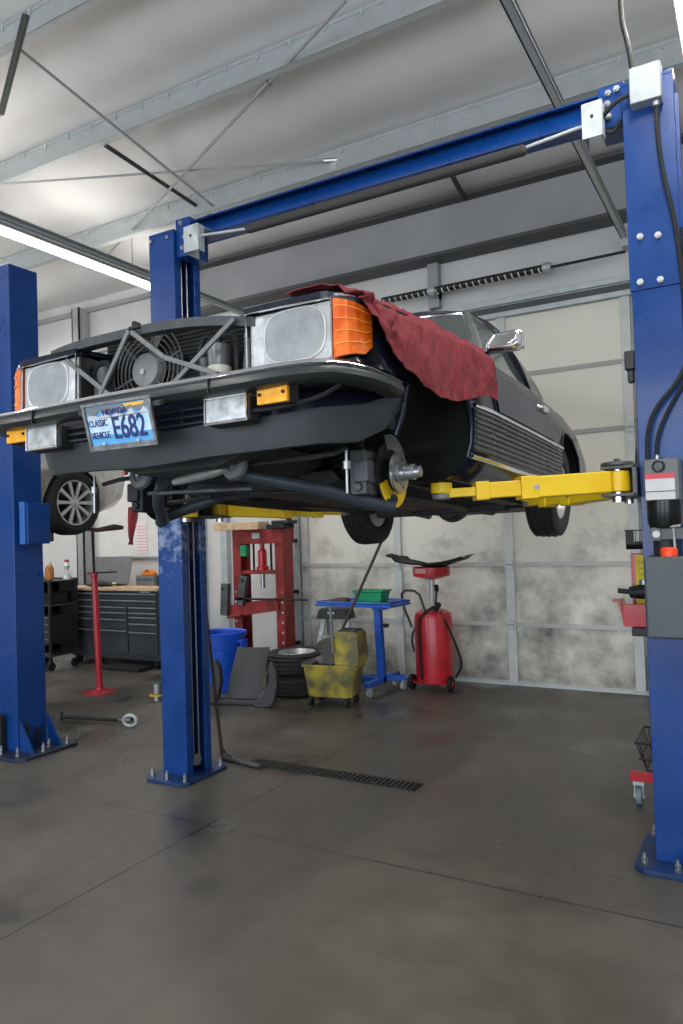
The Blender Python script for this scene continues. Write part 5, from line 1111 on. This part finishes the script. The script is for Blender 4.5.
def pan(a, b_):
    x = -.41+.80*a; y = -.24+.46*b_*(1-.25*abs(a*2-1)); e = abs(a*2-1)
    return (x, y, .02+.075*e**2+(.03 if a < .1 else 0)+.02*sin(a*9)*b_+.015*sin(b_*5+a*3))
q = MB(); q.grid(pan, 24, 12, .012); q.build('pan_sheet', rubber, t); q = MB(); q.tube([pan(i/24, 0) for i in range(25)], .012, n=6); q.build('rolled_edge', rubber, t)

# rolling tool stand behind right post: trays, manual, red bin, basket, caster
t = thing('rolling_tool_stand', 'rolling stand with black trays, partly hidden behind the right lift post', 'tool stand', (-.33, 4.5, 0))
q = MB(); q.box(-.02, .02, -.02, .02, .12, 1.60); q.build('post', black, t); q = MB(); q.box(-.39, .30, -.02, .03, .135, .185); q.box(-.03, .03, -.25, .25, .12, .15); q.build('red_leg', red, t, bevel=.004)
for x, y in ((-.345, 0), (.25, 0), (0, -.22), (0, .22)):
    q = MB(); q.cyl((x-.016, y, .05), (x+.016, y, .05), .05, n=22); cs = q.build('caster', mat('blue_grey_wheel', (.16, .22, .26), .5), t, bevel=.004)
    q = MB(); q.box(x-.025, x-.019, y-.02, y+.02, .04, .13); q.box(x+.019, x+.025, y-.02, y+.02, .04, .13); q.cyl((x-.03, y, .05), (x+.03, y, .05), .012, n=10); q.box(x-.03, x+.03, y-.025, y+.025, .115, .135); q.build('caster_fork', galv_l, cs)
q = MB(); q.box(-.33, .2, -.20, .16, 1.455, 1.462)
for x0, x1, y0, y1 in ((-.33, -.322, -.20, .16), (.19, .20, -.20, .16), (-.33, .2, -.20, -.192), (-.33, .2, .152, .16)): q.box(x0, x1, y0, y1, 1.455, 1.49)
q.box(-.335, .2, -.205, -.195, 1.555, 1.562)
for k in range(22): q.bar((-.32+k*.02, -.2, 1.49), (-.33+k*.02+.015, -.2, 1.555), .004, .004)
for k in range(12): q.bar((-.33, -.19+k*.025, 1.49), (-.33, -.19+k*.025, 1.555), .004, .004)
q.build('upper_tray', black, t)
q = MB(); q.box(-.30, .2, -.33, .06, 1.0, 1.045); q.build('middle_tray', black, t, bevel=.006)
bk = MB()
for z, e in ((.24, .0), (.31, .03), (.40, .05)): bk.tube([(-.28-e, -.14-e, z), (.14+e, -.14-e, z), (.14+e, .12+e, z), (-.28-e, .12+e, z)], .007, n=6, closed=True)
for k in range(9):
    x = -.28+k*.052; bk.bar((x, -.14, .24), (x*1.1, -.19, .40), .005, .005); bk.bar((x, .12, .24), (x*1.1, .17, .40), .005, .005); bk.bar((x, -.14, .24), (x, .12, .24), .005, .005)
for k in range(6): y = -.14+k*.052; bk.bar((-.28, y, .24), (-.33, y*1.2, .40), .005, .005)
bk.build('wire_basket', black, t)
t = thing('service_manual', 'red-edged yellow folder standing upright on the middle tray by the right post', 'folder', (-.545, 4.36, 1.046))
q = MB(); q.box(-.10, .14, -.012, .012, .0, .385); q.build('cover', red, t, bevel=.003); q = MB(); q.box(-.078, .12, -.016, -.012, .06, .375); q.build('yellow_page', mat('page_yellow', (.75, .60, .03), .6), t)
q = MB()
for k in range(8): q.box(-.06, .10, -.0175, -.016, .10+k*.033, .108+k*.033)
o = q.build('text_rows', mat('page_print', (.45, .35, .04), .6), t); o['kind'] = 'stuff'
t = thing('parts_bin', 'red open parts bin hung beside the right lift post below the yellow folder', 'bin', (-.60, 4.27, 1.046))
q = MB(); q.prism([(-.085, .14), (-.10, .14), (-.07, .0), (.14, .0), (.14, .12), (.13, .12), (.13, .012), (-.063, .012)], 1, -.07, .06); q.box(-.075, .14, -.075, -.065, .0, .12); q.box(-.135, -.085, -.02, .02, .125, .14); q.build('bin', red, t, bevel=.003)
t = thing('air_tool', 'dark air tool resting on the red parts bin', 'tool', (-.53, 4.23, 1.20)); 
q = MB(); q.lathe([(.001, -.11), (.03, -.11), (.04, -.05), (.042, .06), (.02, .10), (.001, .10)], (0, 0, .035), (1, 0, .08), 18); q.build('body', darkst, t); q = MB(); q.bar((.03, 0, .02), (.06, -.02, -.04), .035, .03); q.build('grip', black, t, bevel=.006)
q = MB(); q.cyl((-.11, 0, .03), (-.17, 0, .035), .014, n=10); q.build('anvil', darkst, t); q = MB(); q.cyl((-.03, 0, .07), (-.03, 0, .095), .03, n=14); q.build('regulator', steel, t)
